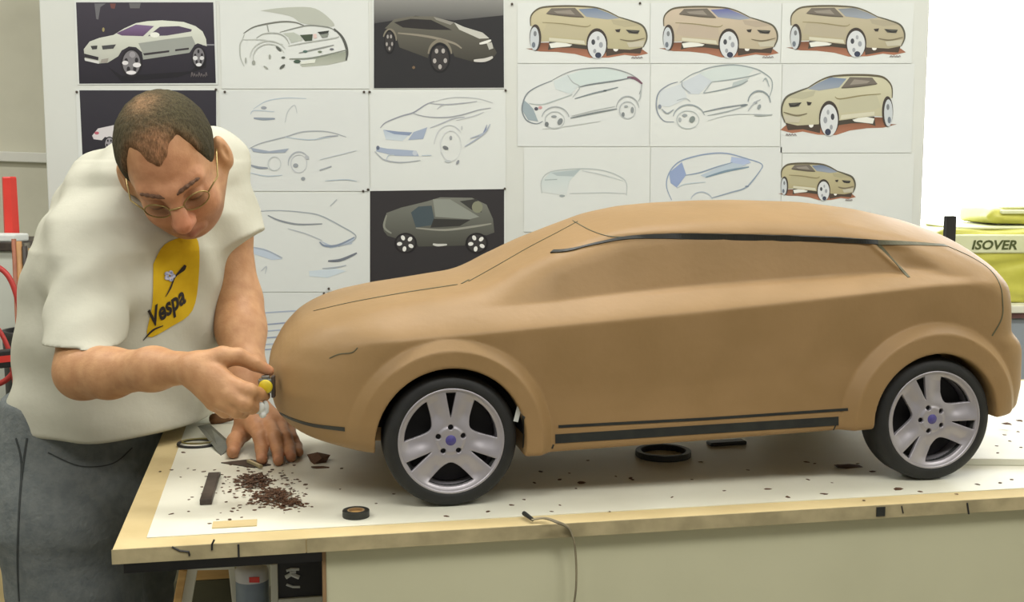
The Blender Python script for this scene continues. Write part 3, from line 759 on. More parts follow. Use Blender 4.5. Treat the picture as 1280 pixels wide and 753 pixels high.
poly = sp2([(191, 330), (205, 306), (232, 296), (247, 302), (248, 345), (240, 388), (214, 408), (184, 421), (190, 380), (191, 330)], 4)
bmx = bmesh.new(); vv_ = [bmx.verts.new((a, b, 0)) for a, b in poly[:-1]]; bmx.faces.new(vv_)
bmesh.ops.triangulate(bmx, faces=bmx.faces)
for _ in range(5): bmesh.ops.subdivide_edges(bmx, edges=[e for e in bmx.edges if e.calc_length() > 4], cuts=1, use_grid_fill=False); bmesh.ops.triangulate(bmx, faces=bmx.faces)
M_print = material('yellow_shirt_print', (206, 172, 38), .8, (196, 160, 32), 30, spec=.1); M_pink = material('dark_print', (48, 44, 42), .8, (56, 52, 50), 40, spec=.1)
wrap('yellow_print', bmx, M_print, .0012)
def text_bm(s, size, shear=0.0):
    cu = bpy.data.curves.new('t', 'FONT'); cu.body = s; cu.size = size; cu.shear = shear; cu.resolution_u = 3; cu.offset = .03 * size
    ob = bpy.data.objects.new('t', cu); COL.objects.link(ob); dg = bpy.context.evaluated_depsgraph_get(); me = bpy.data.meshes.new_from_object(ob.evaluated_get(dg)); bpy.data.objects.remove(ob)
    b = bmesh.new(); b.from_mesh(me); bmesh.ops.triangulate(b, faces=b.faces); return b
tb = text_bm('Vespa', 29, .25)
for v in tb.verts:
    x, y = v.co.x, v.co.y; an = math.radians(37)
    v.co = Vector((188 + x*.78*math.cos(an) - y*1.0*math.sin(an)*.55, 410 - x*.78*math.sin(an) - y*.95, 0))
for _ in range(2): bmesh.ops.subdivide_edges(tb, edges=[e for e in tb.edges if e.calc_length() > 3], cuts=1); bmesh.ops.triangulate(tb, faces=tb.faces)
lo_ = wrap('printed_word', tb, M_pink, .0022); lo_['label'] = 'black slanting word printed on yellow'
def stroke_bm(pts, wd):
    b = bmesh.new(); pts = sp2(pts, 5); L = []
    for i, (x, y) in enumerate(pts):
        a = pts[max(i-1, 0)]; c = pts[min(i+1, len(pts)-1)]; dx, dy = c[0]-a[0], c[1]-a[1]; n = math.hypot(dx, dy) or 1
        wq = float(np.interp(i/(len(pts)-1), np.linspace(0, 1, len(wd)), wd))
        L.append((b.verts.new((x - dy/n*wq/2, y + dx/n*wq/2, 0)), b.verts.new((x + dy/n*wq/2, y - dx/n*wq/2, 0))))
    for p, r in zip(L[:-1], L[1:]): b.faces.new((p[0], p[1], r[1], r[0]))
    return b
wrap('printed_stroke', stroke_bm([(178, 426), (190, 413), (203, 407)], (.8, 2.5, 1)), M_pink, .0022)
wrap('printed_stroke', stroke_bm([(206, 371), (212, 360), (218, 346), (228, 336), (231, 331)], (.8, 2, 1.4, 5, 3)), M_pink, .0022)
M_fl = material('blue_white_flower_print', (120, 132, 178), .8, (205, 205, 215), 300, spec=.1)
for k in range(5):
    b = bmesh.new(); a = k*2*math.pi/5; bmesh.ops.create_circle(b, cap_ends=True, radius=3.1, segments=10)
    for v in b.verts: v.co.x += 211 + 4.2*math.cos(a); v.co.y += 345 + 4.2*math.sin(a)
    wrap('printed_petal', b, M_fl, .0024 + .0001*k)

# jeans and shoes
jf = Field((-.93, 1.62, -.02), (-.40, 2.22, .96), .005)
jf.loft([(.76, -.700, 1.925, -16, .172, .128), (.86, -.695, 1.920, -16, .170, .122), (.95, -.68, 1.915, -18, .16, .118)], .03)
rk, lk = np.array([-.680, 1.845, .47]), np.array([-.610, 2.020, .47])
for hip, kn, an in ((np.array([-.705, 1.845, .76]), rk, np.array([-.70, 1.84, .05])), (np.array([-.690, 2.000, .74]), lk, np.array([-.62, 2.04, .05]))):
    jf.cone(hip, kn, .112, .090, .04); jf.cone(kn, an, .092, .075, .03)
def jfold(X, Y, Z): return .0035*np.sin(60*Z + 14*X)*np.sin(18*X + 11*Y)*sstep(.9, .7, Z) + .003*np.sin(80*Z + 30*Y)*sstep(.35, .1, Z)
jf.put(jfold, (-.93, 1.62, 0), (-.4, 2.22, .96), .001, 'groove')
jm = jf.mesh('jeans'); relax(jm, 1, .5); to_man(jm); jo = link('jeans', jm, M_jeans, man); jo['label'] = 'faded grey-blue denim jeans'
bpy.context.view_layer.update(); JB = bvh_of(jo)
M_seam = material('dark_denim_seam', (62, 66, 66), .9, (52, 56, 56), 60)
strip('seam', sp2([(20, 548), (27, 580), (24, 640), (22, 700), (24, 752)]), .003, M_seam, .001, JB, MI, jo)
strip('pocket_edge', sp2([(34, 548), (30, 575), (27, 600)]), .003, M_seam, .001, JB, MI, jo)
strip('pocket_edge', sp2([(60, 566), (100, 583), (140, 580), (165, 560)]), .0018, M_seam, .001, JB, MI, jo)
for (x, y) in ((-.66, 1.83), (-.585, 2.03)):
    hf_ = Field((x - .14, y - .08, 0), (x + .20, y + .07, .13), .005)
    hf_.ell((x - .04, y, .045), (.055, .045, .05), None, .02); hf_.ell((x + .09, y - .01, .035), (.09, .048, .036), None, .03)
    hf_.put(lambda X, Y, Z: Z - .003 + 0*X + 0*Y, (x - .2, y - .2, -.02), (x + .3, y + .2, .02), .003, 'cut')
    s_ = hf_.mesh('shoe'); to_man(s_); link('shoe', s_, M_shoe, man)

# the gauge in his hand
gp = P(333, 482, 1.515); g = empty('clay_gauge', tuple(gp), A - .15)
tag(g, 'small steel gauge with a yellow round dial held against the clay nose', 'gauge')
MB().box((-.010, -.004, -.010), (.0075, .010, .0085)).build('block', M_steel, g, bevel=.0015)
MB().box((.0062, -.003, -.016), (.0105, .009, .012)).build('foot_plate', M_darksteel, g, bevel=.001)
MB().lathe([(.0001, .0025), (.0078, .0020), (.0090, 0), (.0090, -.003), (.0001, -.003)], 32, Matrix.Translation((-.0005, -.0045, -.001)) @ Matrix.Rotation(math.pi/2, 4, 'X'), closed=False).build('dial', M_yellow, g, True)
MB().box((-.006, -.002, .0085), (.004, .006, .0125)).build('clamp', M_steel, g, bevel=.001)
pf = Field(P(329, 512, 1.505) - .02, P(329, 512, 1.505) + .02, .001)
for i in range(9):
    c = P(329, 512, 1.505) + rng.uniform(-.006, .006, 3); pf.ell(c, tuple(rng.uniform(.004, .0075, 3)), None, .001)
pm = pf.mesh('crumpled_tissue'); c = P(329, 512, 1.505); v = verts_of(pm) - c.astype(np.float32); pm.vertices.foreach_set('co', v.ravel())
o = link('crumpled_tissue', pm, M_paper); o.location = tuple(c); tag(o, 'small crumpled white paper pinched below the gauge', 'paper')

# ------------------------------------------------------------------ sheets on the pin board
YS = YW - .0012
class Draw:
    # flat print: filled shapes and pen strokes, each layer a hair above the one before
    def __init__(s, box, zw, ys=1.0):
        s.x0, s.y0, s.k, s.ys = box[0], box[1], (box[2] - box[0]) / zw, ys; s.m = MB(); s.layer = 0
    def w(s, p):
        q = P(s.x0 + p[0]*s.k, s.y0 + p[1]*s.k*s.ys, YS); s_ = q + np.array([0, -.0007 - .00004*s.layer, 0]); return s_
    def fill(s, pts, col, smooth=0, col2=None):
        if smooth: pts = sp2(list(pts) + [pts[0]], smooth)[:-1]
        v = [s.w(p) for p in pts]; tri = tessellate_polygon([[Vector((p[0], -p[1], 0)) for p in pts]])
        if col2 is None: cc = [lin(col)] * len(v)
        else:
            ys = np.array([p[1] for p in pts]); t = (ys - ys.min()) / max(1e-6, np.ptp(ys)); cc = [lin(col)*(1-q) + lin(col2)*q for q in t]
        s.m.add(v, [tuple(t) for t in tri], cc); s.layer += 1; return s
    def ell(s, c, rx, ry, col, n=28, rot=0):
        ca, sa = math.cos(rot), math.sin(rot)
        return s.fill([(c[0] + rx*math.cos(t)*ca - ry*math.sin(t)*sa, c[1] + rx*math.cos(t)*sa + ry*math.sin(t)*ca) for t in np.linspace(0, 2*math.pi, n, endpoint=False)], col)
    def line(s, pts, wd, col, smooth=5):
        # wd in photograph pixels, tapering towards both ends
        if smooth and len(pts) > 2: pts = sp2(pts, smooth)
        n = len(pts); v = []; f = []
        for i, (x, y) in enumerate(pts):
            a = pts[max(i-1, 0)]; c = pts[min(i+1, n-1)]; dx, dy = c[0]-a[0], c[1]-a[1]; L = math.hypot(dx, dy) or 1
            h = wd * 1.35 / s.k / 2 * (.45 + .55*math.sin(math.pi*(i + .5)/n))
            v += [s.w((x - dy/L*h, y + dx/L*h)), s.w((x + dy/L*h, y - dx/L*h))]
        for i in range(n-1): f.append((2*i, 2*i+1, 2*i+3, 2*i+2))
        s.m.add(v, f, [lin(col)] * len(v)); s.layer += 1; return s
    def arc(s, c, rx, ry, a0, a1, wd, col):
        return s.line([(c[0] + rx*math.cos(math.radians(t)), c[1] - ry*math.sin(math.radians(t))) for t in np.linspace(a0, a1, 24)], wd, col, 0)
    def wheel(s, c, rx, ry, tire, rim, hole, spokes=5, rot=0.3):
        s.ell(c, rx*1.22, ry*1.18, tire); s.ell(c, rx, ry, rim)
        for k in range(spokes):
            t = rot + 2*math.pi*k/spokes
            s.ell((c[0] + rx*.62*math.cos(t), c[1] + ry*.62*math.sin(t)), rx*.20, ry*.22, hole, 12)
        return s
    def done(s, sheet, name='drawing'):
        inv = sheet.matrix_world.inverted()
        s.m.v = [tuple(inv @ Vector(p)) for p in s.m.v]
        return s.m.build(name, M_ink, sheet)
def sheet(name, box, label, mat=None, group=None, lift=0.0, cat='drawing'):
    x0, y0, x1, y1 = box; a = P(x0, (y0+y1)/2, YS); b = P(x1, (y0+y1)/2, YS); t = P((x0+x1)/2, y0, YS); u_ = P((x0+x1)/2, y1, YS)
    xa, xb = a[0], b[0]; za, zb = u_[2], t[2]
    o = MB().box((xa - (xa+xb)/2, -.0003, 0), (xb - (xa+xb)/2, .0009, zb - za)).build(name, mat or M_paper); o.location = ((xa+xb)/2, YS, za)
    tag(o, label, cat, group); bpy.context.view_layer.update(); return o
M_paper2 = material('paper_cool', (209, 213, 211), .7, (206, 210, 208), 6)
BLU, LBL, GRY, DRK = (140, 152, 176), (178, 190, 200), (128, 132, 128), (52, 54, 54)

# 1 silver car in the dark
s1 = sheet('car_print', (95, 1, 271, 106), 'dark print of a silver car with purple windscreen', cat='print')
d = Draw((90, 0, 280, 110), 1280)
d.fill([(35, 20), (1190, 20), (1212, 700), (62, 705)], (62, 58, 68), 0, (40, 38, 46))
d.fill([(190, 30), (285, 30), (240, 60), (222, 165), (205, 160)], (104, 104, 108)).fill([(480, 25), (580, 25), (570, 70), (490, 70)], (100, 100, 102)).fill([(320, 30), (370, 30), (360, 75), (330, 70)], (110, 72, 68)).ell((265, 250), 10, 18, (150, 140, 96))
d.fill([(1100, 372), (1200, 372), (1200, 384), (1100, 384)], (130, 130, 136))
d.fill([(300, 560), (420, 640), (1000, 600), (1130, 480), (1130, 570), (900, 650), (420, 690)], (34, 33, 38))
d.fill([(100, 415), (150, 350), (230, 320), (350, 295), (440, 240), (540, 195), (640, 178), (760, 172), (940, 185), (1040, 220), (1100, 265), (1130, 330), (1136, 390), (1060, 365), (1010, 390), (990, 445), (600, 502), (590, 440), (540, 398), (480, 392), (420, 425), (390, 475), (300, 530), (230, 535), (110, 505)], (214, 218, 206), 0, (176, 178, 168))
d.fill([(560, 365), (800, 330), (1010, 305), (1040, 370), (990, 445), (600, 500), (590, 430)], (150, 154, 148))
d.fill([(375, 280), (540, 207), (692, 220), (600, 305), (420, 300)], (122, 102, 138), 0, (96, 74, 104)).fill([(640, 305), (740, 226), (900, 220), (1010, 248), (1005, 266), (800, 300)], (80, 70, 90))
d.ell((698, 294), 40, 22, (226, 228, 220))
d.fill([(600, 450), (820, 424), (820, 440), (610, 468)], (58, 54, 58)).fill([(870, 416), (985, 402), (985, 418), (870, 432)], (58, 54, 58))
d.fill([(158, 388), (215, 384), (212, 414), (172, 418)], (62, 62, 62)).fill([(252, 386), (372, 374), (350, 410), (260, 418)], (72, 72, 74))
d.fill([(105, 452), (225, 482), (222, 508), (108, 484)], (50, 48, 52)).fill([(105, 492), (230, 516), (228, 538), (112, 512)], (206, 206, 204)).fill([(250, 500), (310, 490), (300, 530), (240, 530)], (150, 146, 138))
d.wheel((502, 530), 74, 104, (40, 38, 42), (120, 118, 122), (46, 44, 48), 5, .9); d.ell((450, 530), 26, 18, (214, 212, 214)).ell((548, 548), 34, 20, (220, 218, 220)).ell((500, 612), 42, 16, (222, 220, 222)).ell((510, 462), 26, 26, (150, 148, 152))
d.wheel((1068, 482), 48, 78, (40, 38, 42), (120, 118, 122), (46, 44, 48), 5, .9); d.ell((1040, 490), 20, 18, (206, 206, 208)).ell((1096, 490), 18, 16, (206, 206, 208)).ell((1070, 546), 24, 14, (216, 216, 218))
for k in range(7): d.line([(1005 + 20*k, 650), (1012 + 20*k, 610 + 10*(k % 3)), (1020 + 20*k, 640)], .9, (104, 98, 100))
d.done(s1)
# 4 white car in the dark, partly behind the man
s4 = sheet('car_print', (97, 112, 272, 222), 'dark print of a white car half hidden behind the head of the man', cat='print')
d = Draw((0, 90, 360, 330), 1130); d.fill([(312, 72), (848, 72), (850, 410), (328, 410)], (52, 50, 58), 0, (40, 38, 46))
d.fill([(362, 250), (385, 222), (450, 208), (560, 205), (700, 205), (760, 250), (740, 320), (500, 320), (452, 300), (440, 262), (412, 255), (400, 268), (368, 264)], (206, 202, 204)).ell((380, 240), 9, 6, (178, 96, 110))
d.wheel((430, 282), 17, 24, (36, 34, 40), (150, 146, 152), (50, 48, 52), 5); d.wheel((700, 320), 22, 30, (36, 34, 40), (150, 146, 152), (50, 48, 52), 5); d.done(s4)
# 3 dark grey car
s3 = sheet('car_print', (466, -3, 631, 111), 'dark print of a grey car under a pale glow', cat='print')
d = Draw((440, 0, 820, 240), 1192)
d.fill([(86, -8), (594, -8), (596, 344), (86, 346)], (44, 44, 46)); d.fill([(86, -8), (594, -8), (594, 60), (400, 80), (250, 62), (140, 84), (86, 92)], (138, 138, 134), 0, (74, 74, 74))
d.fill([(128, 112), (165, 76), (230, 64), (320, 64), (400, 88), (440, 108), (510, 128), (545, 160), (568, 208), (545, 238), (480, 244), (402, 222), (384, 180), (340, 164), (308, 190), (298, 228), (186, 186), (172, 134), (150, 114)], (104, 102, 92), 0, (62, 60, 54))
d.fill([(400, 88), (440, 106), (512, 128), (538, 150), (500, 152), (420, 116)], (186, 186, 178)).fill([(165, 88), (230, 74), (310, 78), (392, 118), (300, 116), (200, 108)], (44, 42, 42)).fill([(320, 66), (400, 88), (386, 98), (330, 78)], (140, 138, 130))
d.line([(180, 130), (260, 138), (330, 150), (400, 170), (430, 190)], 2.2, (138, 132, 118)).arc((345, 222), 46, 62, 10, 170, 3, (126, 120, 106)).arc((148, 160), 26, 44, 0, 160, 2, (126, 120, 106))
d.wheel((345, 228), 34, 50, (30, 30, 32), (56, 54, 54), (34, 34, 36), 5); 
for k in range(5):
    t = .3 + k*2*math.pi/5; d.ell((345 + 22*math.cos(t), 228 + 34*math.sin(t)), 7, 10, (166, 162, 158), 10)
d.wheel((147, 165), 17, 40, (30, 30, 32), (56, 54, 54), (34, 34, 36), 5)
for k in range(5):
    t = .3 + k*2*math.pi/5; d.ell((147 + 11*math.cos(t), 165 + 26*math.sin(t)), 4, 8, (156, 152, 148), 10)
d.line([(478, 238), (520, 236), (552, 224)], 3.4, (196, 194, 188)).line([(500, 172), (524, 166), (545, 158)], 2.6, (220, 220, 214)).fill([(528, 170), (548, 166), (554, 190), (538, 196)], (180, 180, 172)).ell((242, 265), 6, 6, (120, 100, 78), 8)
d.done(s3)
# 8 side view, green-grey
s8 = sheet('car_print', (461, 236, 632, 357), 'dark print of a green-grey car seen from the side above the hood', cat='print')
d = Draw((270, 220, 660, 440), 1280)
d.fill([(632, 62), (1182, 54), (1182, 446), (632, 446)], (50, 48, 50))
d.fill([(685, 200), (700, 152), (760, 130), (860, 106), (920, 88), (1050, 90), (1110, 118), (1136, 176), (1142, 232), (1110, 244), (1070, 238), (1030, 262), (1020, 286), (830, 290), (812, 252), (775, 238), (738, 256), (704, 246), (688, 225)], (118, 120, 112), 0, (72, 72, 66))
d.fill([(800, 150), (830, 126), (885, 122), (900, 200), (820, 212)], (70, 82, 88)).fill([(893, 176), (1045, 180), (1000, 206), (880, 212)], (54, 54, 52)).fill([(1000, 104), (1070, 94), (1090, 150), (1050, 140)], (60, 60, 58)).ell((1072, 128), 22, 24, (130, 132, 112))
d.fill([(890, 96), (960, 96), (1080, 168), (1040, 178), (900, 168)], (138, 142, 134)).line([(820, 214), (940, 222), (1070, 206), (1130, 196)], 2, (146, 146, 136)).line([(700, 160), (690, 210), (720, 236)], 2, (136, 138, 128)).line([(890, 280), (910, 284), (948, 282)], 2.4, (196, 196, 190))
for cx in (778, 1070):
    d.wheel((cx, 276), 38, 36, (34, 32, 34), (60, 58, 58), (36, 34, 36), 5)
    for k in range(5):
        t = .5 + k*2*math.pi/5; d.ell((cx + 25*math.cos(t), 276 + 24*math.sin(t)), 11, 8, (222, 222, 218), 10, t)
d.done(s8)
# 2 pencil sketch of the front
s2 = sheet('pencil_sketch', (276, 1, 461, 111), 'pencil sketch of a car front with dark headlamps')
d = Draw((290, 0, 450, 100), 1205)
d.fill([(270, 100), (470, 74), (740, 70), (880, 140), (965, 245), (800, 240), (650, 215), (540, 150)], (176, 180, 170), 4).fill([(800, 545), (1080, 482), (1082, 572), (900, 612), (660, 632), (640, 612)], (142, 148, 134), 0, (176, 180, 168))
d.line([(110, 315), (200, 258), (330, 225), (480, 205), (600, 213), (690, 248)], 1.6, (112, 114, 108)).line([(120, 310), (100, 370), (75, 430), (80, 540), (115, 625)], 1.2, (172, 176, 170)).line([(450, 305), (600, 265), (740, 240), (920, 262), (975, 300)], 1.3, (130, 134, 128)).line([(960, 270), (1030, 340), (1070, 420), (1085, 500), (1075, 570)], 2.6, (86, 88, 84)).line([(230, 360), (300, 320), (420, 315), (500, 350), (540, 420)], 1.3, (156, 160, 154)).line([(100, 375), (300, 378), (480, 420)], 1.1, (176, 180, 174)).line([(330, 230), (345, 300)], 1.2, (150, 154, 148))
d.fill([(480, 315), (580, 305), (650, 340), (665, 380), (560, 405), (530, 350)], (178, 184, 174)).fill([(640, 330), (760, 322), (755, 382), (688, 388)], (70, 80, 66)).fill([(805, 302), (915, 288), (905, 312), (828, 324)], (58, 62, 58)).fill([(828, 326), (912, 314), (900, 352), (850, 358)], (130, 136, 128)).fill([(765, 322), (795, 318), (800, 358), (770, 364)], (214, 190, 184))
d.line([(530, 435), (700, 402), (950, 362), (1010, 345)], 1.2, (168, 172, 166)).line([(630, 500), (780, 465), (960, 425)], 1.4, (140, 144, 140)).line([(540, 555), (760, 545), (1080, 470)], 1.4, (128, 134, 124)).ell((690, 485), 22, 12, (86, 110, 104)).ell((828, 488), 20, 10, (110, 120, 104)).ell((940, 464), 20, 9, (104, 106, 112)).ell((615, 580), 34, 16, (70, 88, 76)).fill([(640, 585), (790, 556), (780, 592), (650, 606)], (214, 218, 208))
d.arc((350, 545), 150, 130, 20, 200, 1.0, (176, 180, 174)).arc((350, 545), 178, 160, 30, 180, 1.0, (182, 186, 180))
for c, r, t in (((440, 460), (34, 12), .75), ((484, 542), (18, 10), 0), ((475, 628), (32, 13), -.7), ((205, 590), (16, 22), 0), ((356, 535), (9, 24), 0), ((130, 570), (6, 30), 0), ((320, 636), (26, 8), .6)): d.ell(c, r[0], r[1], (92, 96, 90) if c[0] > 400 else (150, 154, 146), 14, t)
d.done(s2)
# 5 faint sketches
s5 = sheet('pencil_sketch', (276, 113, 461, 239), 'sheet of two faint pencil car sketches, one small above one large', M_paper2)
d = Draw((300, 110, 465, 360), 497)
d.line([(50, 80), (100, 50), (170, 38), (250, 40)], 1, LBL).line([(170, 130), (180, 90), (205, 65), (215, 95)], 1.1, (184, 190, 192)).ell((90, 75), 11, 6, (150, 156, 164)).line([(52, 114), (90, 117), (132, 116)], 2.4, (138, 148, 160)).line([(40, 100), (55, 85), (130, 90)], 1, LBL)
d.line([(36, 228), (80, 208), (170, 185), (240, 165), (330, 165), (400, 185)], 1.2, (160, 166, 172)).line([(280, 195), (330, 184), (370, 180)], 1.5, (146, 152, 160)).line([(170, 185), (260, 195), (340, 185)], 1, LBL).fill([(40, 225), (110, 238), (185, 228), (170, 244), (90, 246), (50, 240)], (152, 162, 176)).line([(36, 290), (70, 300), (105, 302)], 2.2, (138, 146, 156)).line([(40, 320), (100, 332), (160, 328)], 1, LBL).arc((222, 285), 40, 44, 20, 190, 1.3, (168, 174, 180)).arc((222, 285), 30, 34, 0, 360, .9, (190, 194, 198)).ell((210, 292), 10, 8, (146, 152, 158), 10).ell((238, 342), 8, 7, (140, 146, 152), 10).ell((252, 262), 8, 8, (176, 180, 184), 10).line([(300, 310), (345, 295)], 1.3, (156, 162, 170)).line([(320, 350), (400, 345), (440, 352)], .9, LBL).line([(300, 270), (380, 250), (440, 235)], .9, (192, 198, 204)).arc((130, 285), 24, 26, 0, 360, .9, (190, 196, 198))
d.done(s5)
# 6 blue pencil
s6 = sheet('pencil_sketch', (463, 113, 632, 236), 'blue pencil sketch of a car nose with shaded headlamps', M_paper)
d = Draw((460, 110, 640, 240), 1043)
d.fill([(110, 305), (210, 318), (320, 322), (250, 385), (130, 375)], (176, 188, 202), 0, (196, 206, 212)).fill([(110, 303), (220, 316), (322, 322), (300, 345), (190, 335)], (132, 146, 172)).fill([(330, 320), (430, 285), (400, 370), (290, 378)], (156, 168, 188)).fill([(60, 425), (140, 440), (350, 455), (370, 495), (200, 492), (60, 460)], (158, 170, 190)).ell((72, 434), 12, 16, (98, 106, 124), 12).ell((340, 472), 18, 18, (186, 194, 204), 14)
d.line([(90, 290), (130, 250), (240, 205), (330, 178), (420, 120), (480, 98)], 1.3, (146, 150, 160)).line([(480, 100), (560, 78), (660, 68), (800, 78), (905, 110)], 1, (182, 186, 188)).line([(450, 112), (560, 120), (680, 112), (790, 98)], 1.2, (160, 164, 170)).line([(330, 185), (420, 208), (560, 214), (680, 195), (800, 160), (890, 145)], 1.2, (158, 162, 168)).line([(450, 290), (540, 255), (620, 222), (700, 210)], 1.2, (170, 174, 182)).line([(640, 235), (760, 205), (840, 175)], 1, (186, 190, 194)).line([(500, 155), (530, 130), (560, 122)], 1, (176, 180, 184))
d.line([(50, 460), (90, 500), (130, 525), (240, 540), (380, 525)], 1.3, (164, 170, 176)).line([(130, 525), (150, 490), (190, 485)], 1, LBL).line([(390, 490), (460, 488)], 1, LBL).arc((590, 420), 110, 150, 40, 175, 1, (192, 196, 200)).arc((600, 420), 75, 110, 0, 360, .8, (200, 204, 206)).ell((562, 434), 22, 13, (112, 116, 120), 14, .4).ell((600, 362), 10, 16, (150, 154, 158), 12).ell((580, 532), 24, 10, (184, 190, 192), 12).ell((650, 538), 9, 18, (140, 144, 150), 12, .5).ell((680, 290), 6, 16, (184, 188, 190), 10)
d.fill([(830, 330), (862, 262), (858, 305), (832, 345)], (130, 140, 164)).line([(740, 365), (800, 345), (850, 320)], 1.2, (168, 176, 188)).line([(700, 425), (780, 375), (850, 320), (885, 262)], 1.3, (164, 172, 186)); d.done(s6)
# 7 blue sketch, front to the right
s7 = sheet('pencil_sketch', (276, 241, 461, 365), 'faint blue sketch of a car facing right behind the arm of the man', M_paper)
d = Draw((300, 110, 465, 360), 497)
d.fill([(45, 600), (90, 605), (160, 645), (120, 648), (50, 625)], (186, 198, 212)).fill([(260, 690), (360, 680), (400, 690), (330, 715), (262, 710)], (198, 210, 218)).fill([(300, 575), (350, 595), (432, 565), (420, 588), (340, 604)], (172, 184, 200))
d.line([(60, 465), (150, 462), (230, 468), (300, 480), (380, 520), (435, 555), (420, 580), (370, 598)], 1.2, (158, 166, 172)).line([(105, 480), (150, 500), (220, 514), (310, 512)], 1.8, (136, 142, 148)).line([(180, 530), (250, 550), (310, 575)], 1.1, (176, 182, 188)).line([(300, 580), (320, 595), (370, 592), (432, 562)], 2, (130, 142, 160)).line([(332, 652), (380, 648), (440, 622)], 2.6, (112, 118, 128)).line([(310, 680), (360, 676), (400, 668)], 1.2, (164, 172, 182)).line([(50, 600), (100, 612), (160, 640)], 1.4, (164, 174, 188)).line([(340, 445), (365, 420)], 1.1, (176, 182, 186)).line([(80, 690), (100, 672), (95, 700)], 1, (182, 188, 194)); d.done(s7)
# 9 lower sheet of lines
s9 = sheet('pencil_sketch', (276, 366, 461, 486), 'sheet of ruled blue pencil lines low on the board behind the car nose', M_paper)
d = Draw((270, 220, 660, 440), 1280)
for k, y in enumerate((560, 605, 635, 660, 690, 708)): d.line([(150, y + 8), (230, y + 3*(k % 2)), (340, y - 6), (420, y - 4)], 1.3, ((168, 178, 196), (146, 156, 178))[k % 2])
d.done(s9)
# right block: nine sheets of concept sketches
def beige(box, zw, flip=False, body=(188, 178, 142), low=(166, 158, 122), glass=(112, 130, 160), label='', page=None, mat=None, ys=1.0):
    body = tuple(int(c*.82 + 212*.18) for c in body); low = tuple(int(c*.85 + 205*.15) for c in low)
    o = sheet('colour_sketch', page, label, mat or M_paper)
    d = Draw(box, zw, ys)
    X = (lambda x: 1280 - x) if flip else (lambda x: x)
    def Q(l): return [(X(a), b) for a, b in l]
    d.fill(Q([(120, 432), (250, 458), (400, 462), (560, 480), (690, 515), (860, 512), (1000, 488), (1100, 500), (1210, 476), (1160, 440), (860, 420), (640, 398), (330, 378), (240, 380), (240, 430)]), (112, 76, 58), 0, (168, 116, 92))
    d.fill(Q([(330, 372), (520, 388), (662, 404), (668, 440), (540, 425), (400, 425), (320, 445)]), (70, 66, 58)).fill(Q([(830, 420), (1165, 412), (1140, 478), (1000, 470), (840, 500)]), (76, 66, 58))
    d.fill(Q([(330, 388), (430, 372), (536, 398), (515, 412), (345, 428)]), (218, 220, 212)).ell((X(922), 438), 22, 20, (224, 224, 220), 12)
    d.fill(Q([(164, 232), (166, 160), (190, 110), (250, 72), (350, 60), (500, 54), (620, 58), (740, 68), (840, 98), (950, 152), (1060, 186), (1150, 222), (1190, 280), (1196, 350), (1166, 420), (1050, 442), (850, 432), (838, 350), (800, 285), (750, 262), (690, 290), (662, 404), (520, 388), (330, 368), (252, 372), (240, 300), (200, 234)]), body, 0, low)
    d.fill(Q([(310, 205), (660, 240), (668, 330), (640, 345), (330, 320), (270, 300)]), tuple(int(c*.93) for c in body)).fill(Q([(330, 335), (640, 362), (650, 395), (330, 362)]), (200, 198, 178))
    d.fill(Q([(300, 124), (350, 74), (560, 70), (640, 152), (500, 142)]), (112, 106, 98)).fill(Q([(370, 100), (520, 88), (560, 130), (400, 118)]), (142, 136, 126)).fill(Q([(590, 82), (740, 72), (860, 116), (955, 162), (850, 174), (660, 150)]), glass, 0, (150, 158, 168)).fill(Q([(880, 175), (1060, 190), (1150, 225), (1000, 240), (900, 215)]), tuple(int(c*.9) for c in body))
    d.line(Q([(165, 230), (165, 160), (190, 112), (250, 72), (350, 58), (500, 54), (620, 57), (740, 67), (840, 97), (950, 152)]), 1.7, (96, 90, 74)).line(Q([(950, 152), (1060, 186), (1150, 222), (1190, 280), (1196, 350), (1166, 420)]), 1.7, (92, 90, 78)).line(Q([(270, 200), (450, 212), (650, 238), (700, 220)]), 1, (140, 132, 100)).line(Q([(310, 124), (500, 144), (640, 154)]), 1.2, (92, 86, 76))
    d.fill(Q([(915, 264), (965, 258), (955, 288), (930, 286)]), (62, 58, 56)).fill(Q([(1010, 264), (1135, 270), (1120, 302), (1040, 296)]), (84, 84, 78)).line(Q([(1020, 268), (1080, 292), (1130, 282)]), 1.2, (50, 48, 48)).line(Q([(960, 350), (1060, 365), (1180, 340)]), 1.2, (120, 112, 92)).fill(Q([(1020, 380), (1180, 360), (1165, 415), (1040, 420)]), (186, 182, 164))
    d.ell((X(208), 335), 52, 118, (70, 64, 60)).ell((X(200), 345), 40, 104, (190, 196, 200)).ell((X(192), 400), 16, 26, (110, 118, 128), 12).ell((X(205), 300), 14, 24, (120, 124, 128), 12)
    d.ell((X(755), 388), 94, 136, (66, 60, 56)).ell((X(755), 402), 82, 122, (204, 208, 210)).ell((X(722), 375), 17, 25, (70, 72, 78), 14).ell((X(790), 400), 18, 26, (150, 154, 160), 14).ell((X(766), 492), 28, 26, (60, 66, 84), 14).ell((X(735), 455), 14, 20, (150, 154, 160), 14).ell((X(765), 340), 13, 20, (160, 164, 168), 14)
    for k in range(4): d.line(Q([(1060 + 25*k, 520), (1075 + 25*k, 508), (1085 + 25*k, 518)]), .8, (130, 122, 124))
    d.done(o); return o
beige((640, 0, 820, 90), 1280, label='colour sketch of a beige car with blue-grey windscreen, facing right, at top of sheets', page=(647, 4, 812, 79), glass=(112, 128, 152))
beige((807, 1, 983, 89), 1280, label='colour sketch of a pinkish beige car with violet windscreen, facing right', page=(813, 4, 976, 79), body=(190, 172, 150), low=(172, 160, 132), glass=(96, 102, 158), mat=M_paper2)
